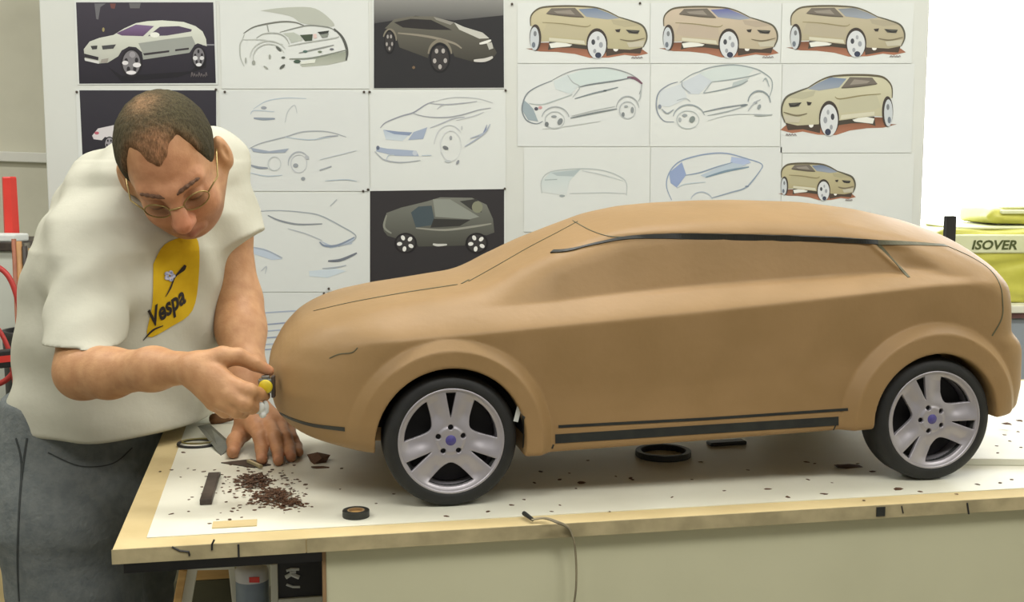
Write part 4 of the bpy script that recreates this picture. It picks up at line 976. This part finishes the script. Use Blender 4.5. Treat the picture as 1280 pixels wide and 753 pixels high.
beige((966, 0, 1142, 90), 1280, label='colour sketch of a grey-beige car with grey windscreen, facing right', page=(977, 4, 1141, 79), body=(180, 170, 142), low=(160, 150, 120), glass=(128, 134, 140))
beige((966, 85, 1137, 178), 1280, True, ys=1.22, label='colour sketch of a pale olive car facing left', page=(977, 80, 1141, 191), body=(192, 190, 158), low=(176, 172, 140), glass=(118, 134, 156), mat=M_paper2)
beige((962, 199, 1076, 258), 1280, ys=1.12, label='small colour sketch of an olive car just above the clay roof', page=(977, 192, 1141, 285), body=(180, 172, 132), low=(158, 148, 108), glass=(110, 126, 152))
o = sheet('pencil_sketch', (647, 80, 812, 183), 'blue-green line sketch of a car with dark red tail, facing left', M_paper2)
d = Draw((640, 70, 820, 260), 713)
d.fill([(275, 95), (350, 68), (470, 62), (560, 84), (590, 104), (520, 120), (400, 135), (330, 150)], (196, 208, 206)).fill([(205, 125), (275, 92), (330, 150), (290, 190), (215, 165)], (198, 208, 208)).fill([(55, 215), (85, 240), (105, 262), (130, 325), (80, 318), (52, 272)], (150, 164, 170)).ell((120, 262), 10, 9, (84, 86, 96), 10).ell((140, 256), 10, 8, (196, 150, 150), 10)
d.line([(200, 120), (270, 84), (350, 64), (470, 59), (560, 80), (612, 106), (642, 140), (630, 190)], 1.2, (146, 152, 152)).line([(200, 122), (130, 150), (82, 180), (60, 215), (50, 270), (72, 318), (120, 336), (152, 324)], 1.3, (126, 134, 140)).line([(570, 106), (610, 112), (645, 138)], 2.6, (116, 86, 100)).line([(330, 155), (400, 140), (520, 122), (590, 108)], 1.4, (120, 128, 132)).line([(275, 95), (300, 130), (335, 155), (300, 205)], 1.1, (164, 172, 172)).line([(310, 212), (400, 186), (460, 172), (525, 155)], 1.5, (126, 136, 140)).ell((460, 172), 9, 4, (80, 88, 92), 10).line([(85, 235), (150, 240), (230, 215), (300, 190)], 1, (172, 182, 182)).line([(290, 308), (400, 284), (520, 262)], 1.6, (122, 130, 132)).line([(295, 298), (400, 272), (510, 250)], 1, (172, 178, 178)).line([(150, 362), (290, 345), (440, 322)], .9, (196, 200, 198))
d.arc((215, 312), 68, 60, 10, 170, 1.2, (160, 166, 168)).arc((212, 318), 48, 42, 0, 360, 1, (178, 184, 184)).ell((172, 338), 10, 12, (110, 116, 118), 10).ell((238, 325), 12, 18, (126, 132, 134), 10, .5).ell((208, 300), 14, 6, (140, 146, 148), 10).arc((572, 262), 56, 62, 5, 175, 1.2, (162, 168, 170)).arc((572, 268), 40, 42, 0, 360, 1, (176, 182, 184)).ell((550, 290), 8, 12, (124, 130, 132), 10).ell((595, 268), 8, 16, (136, 142, 144), 10).ell((565, 250), 10, 6, (150, 156, 158), 10).line([(640, 140), (636, 200), (625, 225)], 1, (170, 176, 176)); d.done(o)
o = sheet('pencil_sketch', (813, 80, 976, 183), 'soft grey-blue line sketch of a car in the middle of the coloured sketches', M_paper)
d = Draw((810, 70, 980, 170), 1280)
d.fill([(490, 160), (640, 110), (820, 88), (1000, 122), (930, 195), (760, 225), (600, 240)], (198, 208, 206)).fill([(320, 250), (490, 165), (600, 240), (480, 360), (380, 360)], (194, 202, 208)).fill([(110, 330), (320, 260), (370, 400), (200, 480), (100, 470)], (200, 207, 210)).fill([(800, 250), (960, 200), (900, 262), (790, 290)], (176, 186, 186))
d.line([(300, 250), (400, 180), (480, 148), (600, 105), (800, 84), (1000, 118), (1100, 168), (1160, 222), (1168, 300), (1140, 392)], 1.3, (146, 156, 158)).line([(280, 245), (200, 270), (110, 335), (80, 420), (88, 530), (150, 612), (245, 622)], 1.4, (140, 148, 158)).line([(520, 352), (700, 318), (860, 275), (940, 232)], 1.4, (140, 150, 152)).line([(600, 245), (760, 225), (940, 195), (1060, 160)], 1.2, (150, 160, 162)).line([(600, 245), (520, 350)], 1.1, (166, 176, 178)).line([(320, 235), (325, 290), (400, 350)], 1.2, (160, 168, 174)).line([(270, 420), (350, 400), (400, 430)], 1, (170, 178, 182)).line([(520, 528), (700, 490), (920, 455)], 1.5, (134, 142, 146)).line([(560, 562), (760, 520), (920, 470)], 1.2, (156, 164, 166)).ell((905, 465), 36, 9, (112, 122, 126), 12, -.2).line([(560, 610), (800, 550), (1160, 552)], .8, (190, 196, 196))
d.arc((385, 590), 150, 130, 15, 170, 1.4, (150, 160, 164)).arc((375, 600), 105, 85, 0, 360, 1, (178, 186, 186)).ell((345, 560), 26, 14, (146, 154, 156), 12).ell((415, 598), 26, 34, (128, 138, 136), 12, .5).ell((300, 600), 14, 22, (166, 172, 174), 12).arc((1045, 440), 105, 110, 0, 175, 1.6, (136, 146, 150)).ell((1045, 480), 16, 26, (140, 148, 150), 12, .4).ell((1010, 440), 18, 12, (156, 162, 166), 12).line([(940, 520), (1000, 440), (1060, 410)], 1, (170, 176, 180)).ell((110, 478), 16, 22, (130, 138, 150), 12).line([(130, 500), (180, 540), (240, 505)], 1.3, (150, 158, 164)).line([(1080, 240), (1110, 210), (1140, 290)], 1.2, (160, 170, 172)).line([(1000, 560), (1060, 562), (1170, 552)], 1.2, (160, 168, 168)); d.done(o)
o = sheet('pencil_sketch', (655, 184, 812, 290), 'very faint grey-green sketch of a long low car', M_paper)
d = Draw((650, 180, 980, 260), 1280)
d.fill([(108, 235), (104, 180), (150, 136), (295, 124), (240, 180), (225, 250)], (190, 202, 202), 0, (206, 212, 210)).fill([(150, 140), (290, 124), (260, 158), (180, 155)], (170, 182, 184)).line([(106, 240), (104, 180), (150, 135), (300, 120), (420, 133), (510, 178), (516, 250)], 1, (178, 186, 186)).line([(300, 130), (400, 150), (500, 180)], 1, (190, 196, 196)).line([(120, 175), (180, 172)], 1, (160, 172, 172)).ell((204, 252), 14, 6, (150, 158, 160), 10).line([(240, 240), (400, 236), (510, 240)], 1, (194, 200, 200)); d.done(o)
o = sheet('pencil_sketch', (813, 184, 976, 290), 'blue shaded rear view sketch of a car just above the clay roof', M_paper2)
d = Draw((650, 180, 980, 260), 1280)
d.fill([(722, 140), (785, 88), (806, 150), (760, 212), (730, 190)], (142, 158, 192)).fill([(1025, 62), (1105, 74), (1120, 92), (1060, 108), (1020, 92)], (166, 180, 208)).fill([(875, 152), (960, 115), (1030, 92), (1100, 104), (1000, 130), (900, 165)], (176, 190, 202))
d.line([(735, 272), (712, 215), (714, 165), (740, 115), (790, 78), (900, 50), (1000, 46), (1100, 72), (1172, 98), (1160, 135), (1100, 208)], 1.3, (140, 156, 180)).line([(800, 152), (870, 140), (960, 110), (1030, 90)], 1.3, (140, 156, 176)).line([(900, 162), (1000, 132), (1110, 112)], 2, (120, 142, 158)).line([(930, 262), (1020, 236), (1100, 208), (1165, 130)], 1.3, (142, 156, 172)).arc((880, 285), 55, 52, 20, 160, 1.1, (170, 182, 194)).line([(760, 215), (800, 195), (900, 185)], 1, (182, 194, 202)).ell((1100, 206), 10, 4, (120, 132, 150), 8); d.done(o)
# push pins
pin_me = MB().lathe([(.0001, .004), (.0022, .0035), (.003, .0018), (.003, 0), (.0001, 0)], 12, closed=False).mesh('push_pin')
for (a, b) in ((96, 115), (270, 112), (281, 115), (455, 115), (462, 115), (632, 113), (454, 239), (631, 236), (460, 237), (411, 361), (405, 367), (415, 368), (640, 5), (800, 4)):
    o = link('push_pin', pin_me, M_darksteel); o.location = tuple(P(a, b, YS - .0009)); o.rotation_euler = (math.pi/2, 0, 0)
    tag(o, 'small dark push pin at the corner of a pinned drawing', 'pin', 'push pins on the board')

# ------------------------------------------------------------------ tools and scraps on the table
def on(x, y): return Vector(PZ(x, y))
def placed(o, x, y, rz=0, dz=0.0):
    p = on(x, y); o.location = (p.x, p.y, ZT + dz); o.rotation_euler.z = rz; return o
t = empty('tape_roll'); placed(t, 445, 646)
tag(t, 'small black tape roll with a tan core lying near the front edge', 'tape roll')
MB().lathe([(.0105, 0), (.0165, 0), (.0165, .0085), (.0105, .0085)], 40).build('tape', M_tape, t, bevel=.0006)
MB().lathe([(.0085, .0003), (.0106, .0003), (.0106, .0082), (.0085, .0082)], 32).build('core', material('cardboard', (150, 122, 84), .8, (136, 110, 74), 40), t)
MB().lathe([(.0001, .0003), (.0086, .0003), (.0086, .005), (.0001, .005)], 24, closed=False).build('plug', M_wood, t)
o = MB().lathe([(.033, 0), (.041, 0), (.041, .009), (.033, .009)], 48).build('black_ring', M_tape, bevel=.001); placed(o, 829, 570); tag(o, 'flat black ring lying in the shade under the clay car', 'ring')
o = MB().box((-.03, -.010, 0), (.03, .010, .006)).build('flat_bar', M_tape, bevel=.002); placed(o, 908, 556, A + .05); tag(o, 'short dark flat bar in the shade under the sill of the car', 'bar')
# dark steel scraper bar
t = empty('scraper_bar'); _a, _b = on(258, 630), on(269, 594); placed(t, 263, 613, math.atan2(_b.y - _a.y, _b.x - _a.x)); tag(t, 'dark rusty steel scraper bar lying among the clay shavings', 'scraper')
hl = (_b - _a).length / 2
MB().box((-hl, -.0075, 0), (hl - .008, .0075, .008)).build('bar', M_darksteel, t, bevel=.0012)
MB().box((hl - .008, -.0085, .001), (hl, .0085, .006)).build('blade', M_steel, t, bevel=.0008)
# wire loop tool
t = empty('wire_loop'); placed(t, 246, 557, .1); tag(t, 'dark oval wire loop lying beside the triangular scraper', 'loop')
MB().tube([(.028*math.cos(a), .020*math.sin(a), .003 + .0015*math.sin(a)) for a in np.linspace(0, 2*math.pi, 49)], .0022, 8, False).build('wire', M_black, t, True)
MB().tube([(.024*math.cos(a) + .002, .017*math.sin(a), .0065) for a in np.linspace(.3, 2*math.pi - .2, 40)], .0014, 8, False).build('inner_wire', material('olive_wire', (120, 110, 56), .5, (104, 96, 48), 40), t, True)
# triangular steel scraper leaning in front of the hand
p0, p1, p2 = PZ(247, 533, ZT + .016), PZ(276, 570), PZ(291, 556, ZT + .006); p3 = PZ(262, 530, ZT + .020)
M0 = np.array(p1)
o = MB().add([Vector(q - M0) for q in (p0, p1, p2, p3)] + [Vector(q - M0 + np.array([.0004, .0008, -.0012])) for q in (p0, p1, p2, p3)], [(0, 1, 2, 3), (7, 6, 5, 4), (0, 4, 5, 1), (1, 5, 6, 2), (2, 6, 7, 3), (3, 7, 4, 0)]).build('steel_scraper', M_steel); o.location = tuple(M0)
tag(o, 'pale triangular steel scraper blade propped beside the resting hand', 'scraper')
# wooden handled tool behind
t = empty('loop_tool'); placed(t, 288, 529, math.radians(8), .006); tag(t, 'clay tool with a fat wooden handle near the back of the table', 'tool')
MB().tube([(-.034, 0, .002), (-.031, 0, .002), (-.022, 0, .002), (-.008, 0, .002), (.004, 0, .002)], [.004, .0085, .0095, .0070, .0045], 16).build('handle', material('dark_wood', (132, 92, 56), .5, (112, 76, 46), 30, stretch=(1, 6, 6)), t, True)
MB().tube([(.002, 0, .002), (.05, .004, .001), (.085, .006, 0)], [.0035, .003, .0025], 10).build('shaft', M_darksteel, t, True)
# flat steel plate under the resting fingers
o = MB().prism([(-.040, -.012), (.020, -.020), (.034, .002), (-.01, .02)], 0, .0015).build('spring_steel_plate', M_darksteel); placed(o, 312, 580, math.radians(-20)); tag(o, 'thin grey spring steel plate lying under the finger tips', 'scraper')
o = MB().box((-.020, -.0022, 0), (.022, .0022, .004)).build('steel_rod', M_edge); placed(o, 318, 583, math.radians(-52), .0016); tag(o, 'thin pale stick lying across the spring steel plate', 'stick')
# white boards at the right rear of the table
a = on(1214, 582)
o = MB().box((0, 0, 0), (.36, .15, .010)).build('white_board', M_white, bevel=.001); o.location = (a.x - .02, a.y, ZT); o.rotation_euler.z = math.radians(-2); tag(o, 'white board with grey edge lying flat behind the rear wheel', 'board')
# black upright bar of a height gauge behind the car
t = empty('height_gauge', tuple(P(1178, 500, 2.10)[:2]) + (ZT,), A); tag(t, 'black upright height gauge bar standing behind the rear of the car', 'gauge')
MB().box((-.05, -.035, 0), (.05, .035, .022)).build('base', M_darksteel, t, bevel=.003)
ztop = P(1178, 270, 2.10)[2] - ZT
MB().box((-.009, -.006, .022), (.009, .006, ztop)).build('bar', M_black, t, bevel=.001)
# strap hanging over the front edge
def fp(x, y, off=.003):
    n = np.array([math.sin(A), -math.cos(A), 0]); p0 = np.array([FL[0], FL[1], 0]) + n * off; d = ray(x, y); return Vector(CAMP + d * ((p0 - CAMP) @ n) / (d @ n))
t = empty('hanging_strap', tuple(on(690, 652))); tag(t, 'thin grey cord hanging over the front edge of the table', 'cord')
SI = Matrix.Translation(-t.location)
pts = [Vector(PZ(664, 650, ZT + .004)), Vector(PZ(680, 648, ZT + .005)), Vector(PZ(696, 653, ZT + .006)), fp(710, 660, .004), fp(717, 675, .004), fp(720, 700, .003), fp(720, 735, .003), fp(716, 765, .004), fp(712, 800, .004)]
MB().tube([SI @ p for p in spline(pts, 8)], .0026, 8, flat=.5).build('cord', material('grey_cord', (150, 140, 112), .7, (110, 102, 82), 30), t, True)
MB().tube([SI @ Vector(PZ(655, 642, ZT + .005)), SI @ Vector(PZ(666, 650, ZT + .004))], [.003, .0022], 8).build('cord_end', M_tape, t)

# clay scraps
def chip_mesh(i, flat=.55):
    r = np.random.default_rng(i); bmh = bmesh.new(); bmesh.ops.create_icosphere(bmh, subdivisions=1, radius=1)
    for v in bmh.verts: v.co *= r.uniform(.6, 1.25); v.co.z = max(v.co.z * flat, -.06)
    zm = min(v.co.z for v in bmh.verts)
    for v in bmh.verts: v.co.z -= zm
    me = bpy.data.meshes.new('clay_crumb'); bmh.to_mesh(me); bmh.free(); me.materials.append(M_crumb); return me
chips = [chip_mesh(i) for i in range(10)]
def crumb(x, y, s, lab, grp, k=None, asp=1.0, rz=None, name='clay_crumb'):
    o = bpy.data.objects.new(name, chips[random.randrange(10)]); COL.objects.link(o); p = on(x, y)
    o.location = (p.x, p.y, ZT); o.scale = (s * asp, s, s * .8); o.rotation_euler.z = random.uniform(0, 6.3) if rz is None else rz
    tag(o, lab, 'clay scrap', grp); return o
# dense heap of shavings
hv_, hf2 = [], []; heap = MB(); r2 = np.random.default_rng(3)
for cx, cy, sx, sy, n in ((318, 603, 11, 6, 420), (343, 622, 14, 6, 380), (325, 612, 30, 14, 130), (362, 630, 9, 4, 110)):
    for i in range(n):
        x, y = r2.normal(cx, sx), r2.normal(cy, sy); p = on(x, y); s = r2.uniform(.0012, .0038); me = chips[i % 10]
        a = r2.uniform(0, 6.3); hgt = max(0, 1 - ((x-cx)/sx)**2/3 - ((y-cy)/sy)**2/3) * .006 * r2.uniform(0, 1)
        c, sn = math.cos(a)*s, math.sin(a)*s*r2.uniform(.5, 1)
        heap.add([(p.x + v.co.x*c - v.co.y*sn, p.y + v.co.x*sn + v.co.y*c, ZT + hgt + v.co.z*s*.7) for v in me.vertices], [tuple(f.vertices) for f in me.polygons])
ho_ = heap.build('clay_shavings', M_crumb); tag(ho_, 'heap of fine dark brown clay shavings beside the scraper bar', 'clay shavings', kind='stuff')
L1 = 'loose brown clay crumb on the white table near the shavings'
spots = [(200, 590), (214, 588), (226, 597), (235, 586), (243, 588), (255, 590), (262, 600), (268, 588), (277, 594), (285, 600), (214, 643), (236, 625), (240, 622), (258, 596), (277, 610), (283, 628), (290, 640), (262, 655), (272, 650), (287, 650), (296, 606), (300, 632), (350, 592), (358, 598), (372, 600), (384, 611), (381, 618), (390, 634), (374, 640), (360, 606), (338, 590), (229, 566), (236, 640)]
for x, y in spots: crumb(x, y, random.uniform(.0016, .0034), L1, 'clay crumbs near the shavings', asp=random.uniform(1, 1.8))
L2 = 'loose brown clay crumb on the white table around the wheels'
spots = [(425, 612), (427, 586), (470, 630), (492, 618), (668, 604), (676, 590), (690, 640), (640, 632), (655, 625), (700, 600), (712, 592), (720, 611), (770, 596), (788, 598), (790, 600), (735, 576), (875, 578), (865, 600), (935, 588), (1010, 600), (1040, 604), (1018, 580), (1030, 618), (1090, 590), (700, 632), (840, 622), (905, 614), (960, 612), (985, 622), (1080, 626), (1150, 615), (1195, 618), (1008, 578), (1048, 582), (1072, 580), (1265, 600), (1250, 604), (1222, 606), (762, 640), (558, 646), (610, 640)]
for x, y in spots: crumb(x, y, random.uniform(.0015, .0036), L2, 'clay crumbs around the wheels', asp=random.uniform(1, 2.2))
for x, y, s, asp, rz, lab in ((397, 577, .016, 1.1, .2, 'large dark clay lump under the front bumper of the car'), (400, 585, .006, 2.6, .1, 'long dark clay shaving below the lump under the bumper'), (727, 604, .006, 1.1, 1, 'dark clay pellet between the wheels near the front edge'), (1123, 612, .006, 1.4, .8, 'black twisted scrap in front of the rear tyre'), (1060, 584, .010, 2.4, .2, 'long dark smear of clay behind the sill near the rear tyre')):
    o = crumb(x, y, s, lab, None, asp=asp, rz=rz); o.scale.z *= 1.9 if s > .01 and asp < 2 else 1
for x, y, s, lab in ((1258, 538, .0075, 'tan clay lump on the white board behind the rear wheel'), (1274, 534, .006, 'reddish clay lump at the far side of the white board')):
    o = crumb(x, y, s, lab, None, asp=1.2); o.location.z += .010
for x, y in ((1255, 552), (1262, 560), (1246, 566), (1272, 548), (1247, 575), (1276, 568)):
    o = crumb(x, y, .0025, 'loose clay crumb on the white board behind the rear wheel', 'crumbs on the white board', asp=1.5); o.location.z += .010

# ------------------------------------------------------------------ behind on the right: packs of insulation on a low shelf
YR = 3.25
a0 = P(1150, 378, YR); zsh = P(1270, 378, YR)[2]
t = empty('low_shelf', (1.55, YR + .1, 0)); tag(t, 'grey-blue cabinet with a white top under the window', 'cabinet')
M_cab = material('grey_blue_paint', (150, 158, 166), .6, (142, 150, 158), 6)
MB().box((-.62, -.16, 0), (.62, .20, zsh - .035)).build('body', M_cab, t, bevel=.004)
MB().box((-.64, -.18, zsh - .02), (.64, .21, zsh)).build('top', M_white, t, bevel=.002)
MB().box((-.63, -.17, zsh - .035), (.63, .20, zsh - .02)).build('red_rail', material('dull_red', (136, 96, 92), .6, (120, 84, 82), 20), t)
M_pack = material('yellow_film', (206, 203, 96), .35, (190, 187, 74), 9, .25, 18)
M_packtop = material('pale_film', (226, 228, 190), .35, (216, 220, 176), 9, .2, 18)
def pack(loc, sx, sy, sz, rz, label, txt=None):
    g = empty('insulation_pack', loc, rz); tag(g, label, 'pack', None)
    f = Field((-sx/2 - .03, -sy/2 - .03, -.01), (sx/2 + .03, sy/2 + .03, sz + .03), .008)
    def fn(X, Y, Z):
        q = [np.abs(X) - sx/2 + .03, np.abs(Y) - sy/2 + .03, np.abs(Z - sz/2) - sz/2 + .03]
        d = np.sqrt(sum(np.maximum(v, 0)**2 for v in q)) + np.minimum(np.maximum(np.maximum(q[0], q[1]), q[2]), 0) - .03
        return d + .004*np.sin(26*X + 9*np.sin(21*Z)) * np.sin(34*Z + 11*Y)
    f.put(fn, (-sx, -sy, -.02), (sx, sy, sz + .05), .001); me = f.mesh('film'); me.vertices.foreach_set('co', np.maximum(verts_of(me), [-9, -9, 0]).astype(np.float32).ravel())
    link('film', me, M_pack, g)
    MB().box((-sx*.44, -sy*.42, sz - .002), (sx*.44, sy*.42, sz + .006)).build('pale_top', M_packtop, g, bevel=.004)
    MB().box((-sx*.46, -sy/2 - .005, sz*.68), (sx*.46, -sy/2 + .012, sz*.93)).build('pale_band', M_packtop, g, bevel=.004)
    if txt:
        tbm = text_bm(txt, sz*.17, .2)
        for v in tbm.verts: v.co = Vector((-sx*.395 + v.co.x*1.1, -sy/2 - .0062, sz*.735 + v.co.y))
        me = bpy.data.meshes.new('printed_word'); tbm.to_mesh(me); tbm.free(); link('printed_word', me, M_print_d, g)
M_print_d = material('dark_green_print', (84, 92, 48), .6, (76, 84, 42), 40)
xl = P(1196, 320, YR)[0]; zt1 = P(1250, 286, YR)[2]
pack((xl + .34, YR + .12, zsh), .80, .30, zt1 - zsh, .0, 'yellow plastic insulation pack with printed name below the window', 'ISOVER')
pack((xl + .44, YR + .16, zt1 + .008), .7, .24, .045, .05, 'thin pale pack lying on top of the yellow insulation pack')

# ------------------------------------------------------------------ behind on the left: wall trunking, bin of sticks, hoses
YL = 2.75
o = MB().box((-1.0, -.02, 0), (0, 0, .030)).build('trim_1', material('white_trunking', (228, 228, 220), .5, (222, 222, 214), 8), bevel=.003); q = P(60, 204, 3.58); o.location = (q[0], 3.6, q[2]); o.rotation_euler.y = math.radians(2.0); struct(o, 'white cable trunking along the wall')
zb = P(20, 303, YL)[2]
t = empty('steel_cabinet', (P(-20, 400, YL)[0] - .02, YL + .11, 0)); tag(t, 'pale grey metal cabinet beside the wall with a dark rim', 'cabinet')
MB().box((-.30, -.10, 0), (.10, .10, zb - .02)).build('body', material('pale_grey_metal', (196, 200, 190), .5, (188, 192, 182), 8), t, bevel=.004)
MB().box((-.31, -.11, zb - .02), (.11, .11, zb)).build('rim', M_darksteel, t, bevel=.002)
q = P(15, 297, YL + .08)
t = empty('red_tube', (q[0], YL + .08, zb)); tag(t, 'bright red plastic tube standing on the grey metal cabinet', 'tube')
hgt = P(14, 221, YL + .08)[2] - zb
MB().lathe([(.010, 0), (.0185, 0), (.0170, hgt*.98), (.0150, hgt), (.010, hgt)], 6).build('tube', M_red, t)
MB().lathe([(.0001, hgt*.97), (.0152, hgt*.97), (.0152, hgt*.992), (.0001, hgt*.992)], 6, closed=False).build('cap', M_red, t)
o = MB().prism([(-.05, -.02), (.03, -.03), (.045, .02), (-.03, .035)], 0, .018).build('crumpled_cloth', M_paper, bevel=.004); q = P(6, 300, YL + .02); o.location = (q[0], YL + .03, zb); tag(o, 'crumpled white cloth on the rim of the grey cabinet', 'cloth')
q = P(36, 450, 2.62); zf = P(42, 415, 2.62)[2]
t = empty('stick_bin', (q[0], 2.66, 0)); tag(t, 'dark bin of upright sticks behind the back of the man', 'bin')
MB().lathe([(.055, 0), (.068, zf - .01), (.070, zf), (.062, zf), (.050, .02), (.0001, .02)], 20, closed=False).build('bucket', M_black, t, True)
cols = [(150, 92, 66), (178, 132, 82), (96, 92, 78), (60, 54, 48), (188, 150, 92), (126, 110, 70), (170, 84, 60)]
for i in range(9):
    xx = -.034 + .0085*i; top = P(42, 300 + (i*37 % 17), 2.62)[2] - .0
    m_ = material('stick_finish', cols[i % 7], .6, tuple(int(c*.85) for c in cols[i % 7]), 20, stretch=(8, 8, 1))
    o = MB().tube([(0, 0, .0), (random.uniform(-.003, .003), random.uniform(-.01, .01), top - .022)], .0055 + .0012*(i % 3), 8).build('wooden_stick', m_, smooth=True)
    o.location = (q[0] + xx, 2.645 + .015*(i % 3), .022); tag(o, ['reddish', 'tan', 'grey', 'black', 'light pine', 'olive', 'rust coloured', 'dark tan', 'pale'][i] + ' stick standing in the dark bin behind the man', 'stick', 'sticks in the bin')
def hose(pts, r, name, label):
    p0 = Vector(pts[0]); o = MB().tube([p - p0 for p in spline(pts, 10)], r, 8).build(name, M_hose, smooth=True); o.location = p0; tag(o, label, 'hose')
M_hose = material('red_hose_rubber', (176, 52, 46), .5, (160, 44, 40), 30)
hose([P(-40, 318, 2.5), P(-10, 330, 2.5), P(10, 345, 2.5), P(22, 375, 2.5), P(26, 410, 2.5), P(22, 450, 2.5), P(8, 475, 2.5), P(-30, 490, 2.5)], .006, 'air_hose', 'red rubber air hose hanging in a wide loop by the cabinet')
hose([P(-40, 380, 2.46), P(-8, 405, 2.46), P(8, 430, 2.46), P(14, 455, 2.46), P(20, 500, 2.46), P(10, 560, 2.46), P(-30, 580, 2.46)], .005, 'air_hose', 'thin red air hose crossing behind the black and red bar')
q0, q1 = P(-30, 452, 2.4), P(21, 447, 2.4)
t = empty('clamp_bar', tuple(q0)); tag(t, 'black bar with a red stripe sticking out at waist height behind the man', 'bar')
v = Vector(q1 - q0)
MB().box((0, -.012, -.018), (v.length, .012, .018)).build('bar', M_black, t, bevel=.003); MB().box((0, -.0135, -.006), (v.length - .002, -.012, .007)).build('red_stripe', M_red, t); t.rotation_euler.y = -math.atan2(v.z, v.x)
o = MB().box((-.5, 0, 0), (0, .02, .62)).build('leaning_board', M_mdf, bevel=.002); q = P(17, 640, 2.45); o.location = (q[0], 2.45, 0); tag(o, 'pale wooden board leaning low behind the jeans of the man', 'board')
o = MB().lathe([(.0001, 0), (.035, .004), (.042, .02), (.030, .045), (.0001, .05)], 24, closed=False).build('orange_cushion', material('orange_cloth', (206, 104, 68), .7, (190, 92, 58), 20), smooth=True); q = P(-6, 600, 2.46); o.location = (q[0], 2.462, .62); tag(o, 'orange pad resting on the leaning wooden board', 'pad')

# ------------------------------------------------------------------ under the table on the left
def U_(x, y, dep): # point under the table at a depth behind its front face
    n = np.array([-math.sin(A), math.cos(A), 0]); p0 = np.array([FL[0], FL[1], 0]) + n*dep; d = ray(x, y); return CAMP + d * ((p0 - CAMP) @ n) / (d @ n)
t = empty('trestle', tuple(U_(238, 753, .20)[:2]) + (0,), A); tag(t, 'white painted trestle frame with a pine leg under the table', 'trestle')
TI = t.matrix_world
bpy.context.view_layer.update(); TI = t.matrix_world.inverted()
def beam(a, b, wd, th, mat, name, par, inv):
    a, b = inv @ Vector(a), inv @ Vector(b); d = (b - a); L = d.length; z = d.normalized(); y = Vector((0, 1, 0)); x = y.cross(z).normalized(); y = z.cross(x)
    Mx = Matrix((x, y, z)).transposed().to_4x4(); Mx.translation = a
    return MB().box((-wd/2, -th/2, 0), (wd/2, th/2, L), Mx).build(name, mat, par, bevel=.001)
def fl(p, z=0.0): return np.array([p[0], p[1], z])
u1, u2 = U_(240, 707, .20), U_(232, 753, .20)
def down(a, b, z=0.0): k = (a[2] - z) / (a[2] - b[2]); return a + (b - a) * k
beam(down(u1, u2), u1, .016, .03, M_white, 'leg', t, TI)
v1, v2 = U_(230, 709, .19), U_(222, 753, .19); beam(down(v1, v2), v1, .010, .03, M_wood, 'pine_leg', t, TI)
w1, w2 = U_(291, 707, .20), U_(296, 753, .20); beam(down(w1, w2), w1, .010, .03, M_white, 'leg', t, TI)
beam(U_(236, 706.5, .20), U_(294, 705, .20), .006, .03, M_white, 'top_rail', t, TI)
# pine box and dark crate between the legs
p = U_(265, 753, .27); zb1 = U_(265, 725, .27)[2]; zt1_ = U_(265, 709, .27)[2]
o = MB().box((-.05, 0, 0), (.05, .12, zb1)).build('dark_crate', material('olive_crate', (84, 82, 60), .8, (74, 72, 52), 12), bevel=.003); o.location = (p[0], p[1], 0); o.rotation_euler.z = A; tag(o, 'dark olive crate standing between the trestle legs under the table', 'crate')
o = MB().box((-.032, .0, 0), (.032, .10, zt1_ - zb1)).build('pine_block', M_wood, bevel=.001); o.location = (p[0], p[1], zb1); o.rotation_euler.z = A; tag(o, 'pine block lying on the dark crate under the table', 'wood block')
p = U_(316, 753, .16); zt2 = U_(316, 709, .16)[2]
t = empty('canister', (p[0], p[1], 0)); tag(t, 'tall blue-grey canister standing under the table', 'canister')
M_can = material('blue_grey_tin', (132, 146, 160), .45, (120, 134, 150), 40)
MB().lathe([(.0001, 0), (.021, 0), (.021, zt2 - .006), (.018, zt2), (.0001, zt2)], 28, closed=False).build('can', M_can, t, True)
MB().lathe([(.0212, zt2 - .016), (.0216, zt2 - .014), (.0216, zt2 - .004), (.018, zt2 + .002), (.0001, zt2 + .002)], 28, closed=False).build('lid', material('white_tin', (206, 206, 206), .45, (196, 196, 198), 20), t, True)
MB().box((.001, -.0222, zt2 - .013), (.014, -.0205, zt2 - .006)).build('red_label', M_red, t)
M_frame2 = material('white_frame', (214, 214, 200), .6, (206, 206, 192), 10)
p = U_(344, 753, .12); z2 = U_(344, 706, .12)[2]
t = empty('framed_print', (p[0], p[1], 0), A); tag(t, 'white framed black print leaning under the table beside the cream panel', 'print')
MB().box((-.005, 0, 0), (.004, .012, z2)).build('frame_side', M_frame2, t, bevel=.001)
z3 = U_(360, 749, .12)[2]; MB().box((.004, 0, z3 - .012), (.09, .012, z3)).build('frame_bottom', M_frame2, t, bevel=.001)
MB().box((.004, .004, z3), (.09, .008, z2)).build('black_print', M_black, t)
bpy.context.view_layer.update(); ti = t.matrix_world.inverted()
m = MB()
for l, wd in (([(358, 714), (364, 712), (374, 712)], .0018), ([(357, 722), (364, 718), (374, 722)], .003), ([(358, 731), (366, 734), (375, 734)], .0016), ([(362, 716), (370, 715)], .002)):
    m.tube([ti @ Vector(U_(a, b, .1235)) for a, b in l], wd, 6)
m.build('white_line_art', M_paper, t)
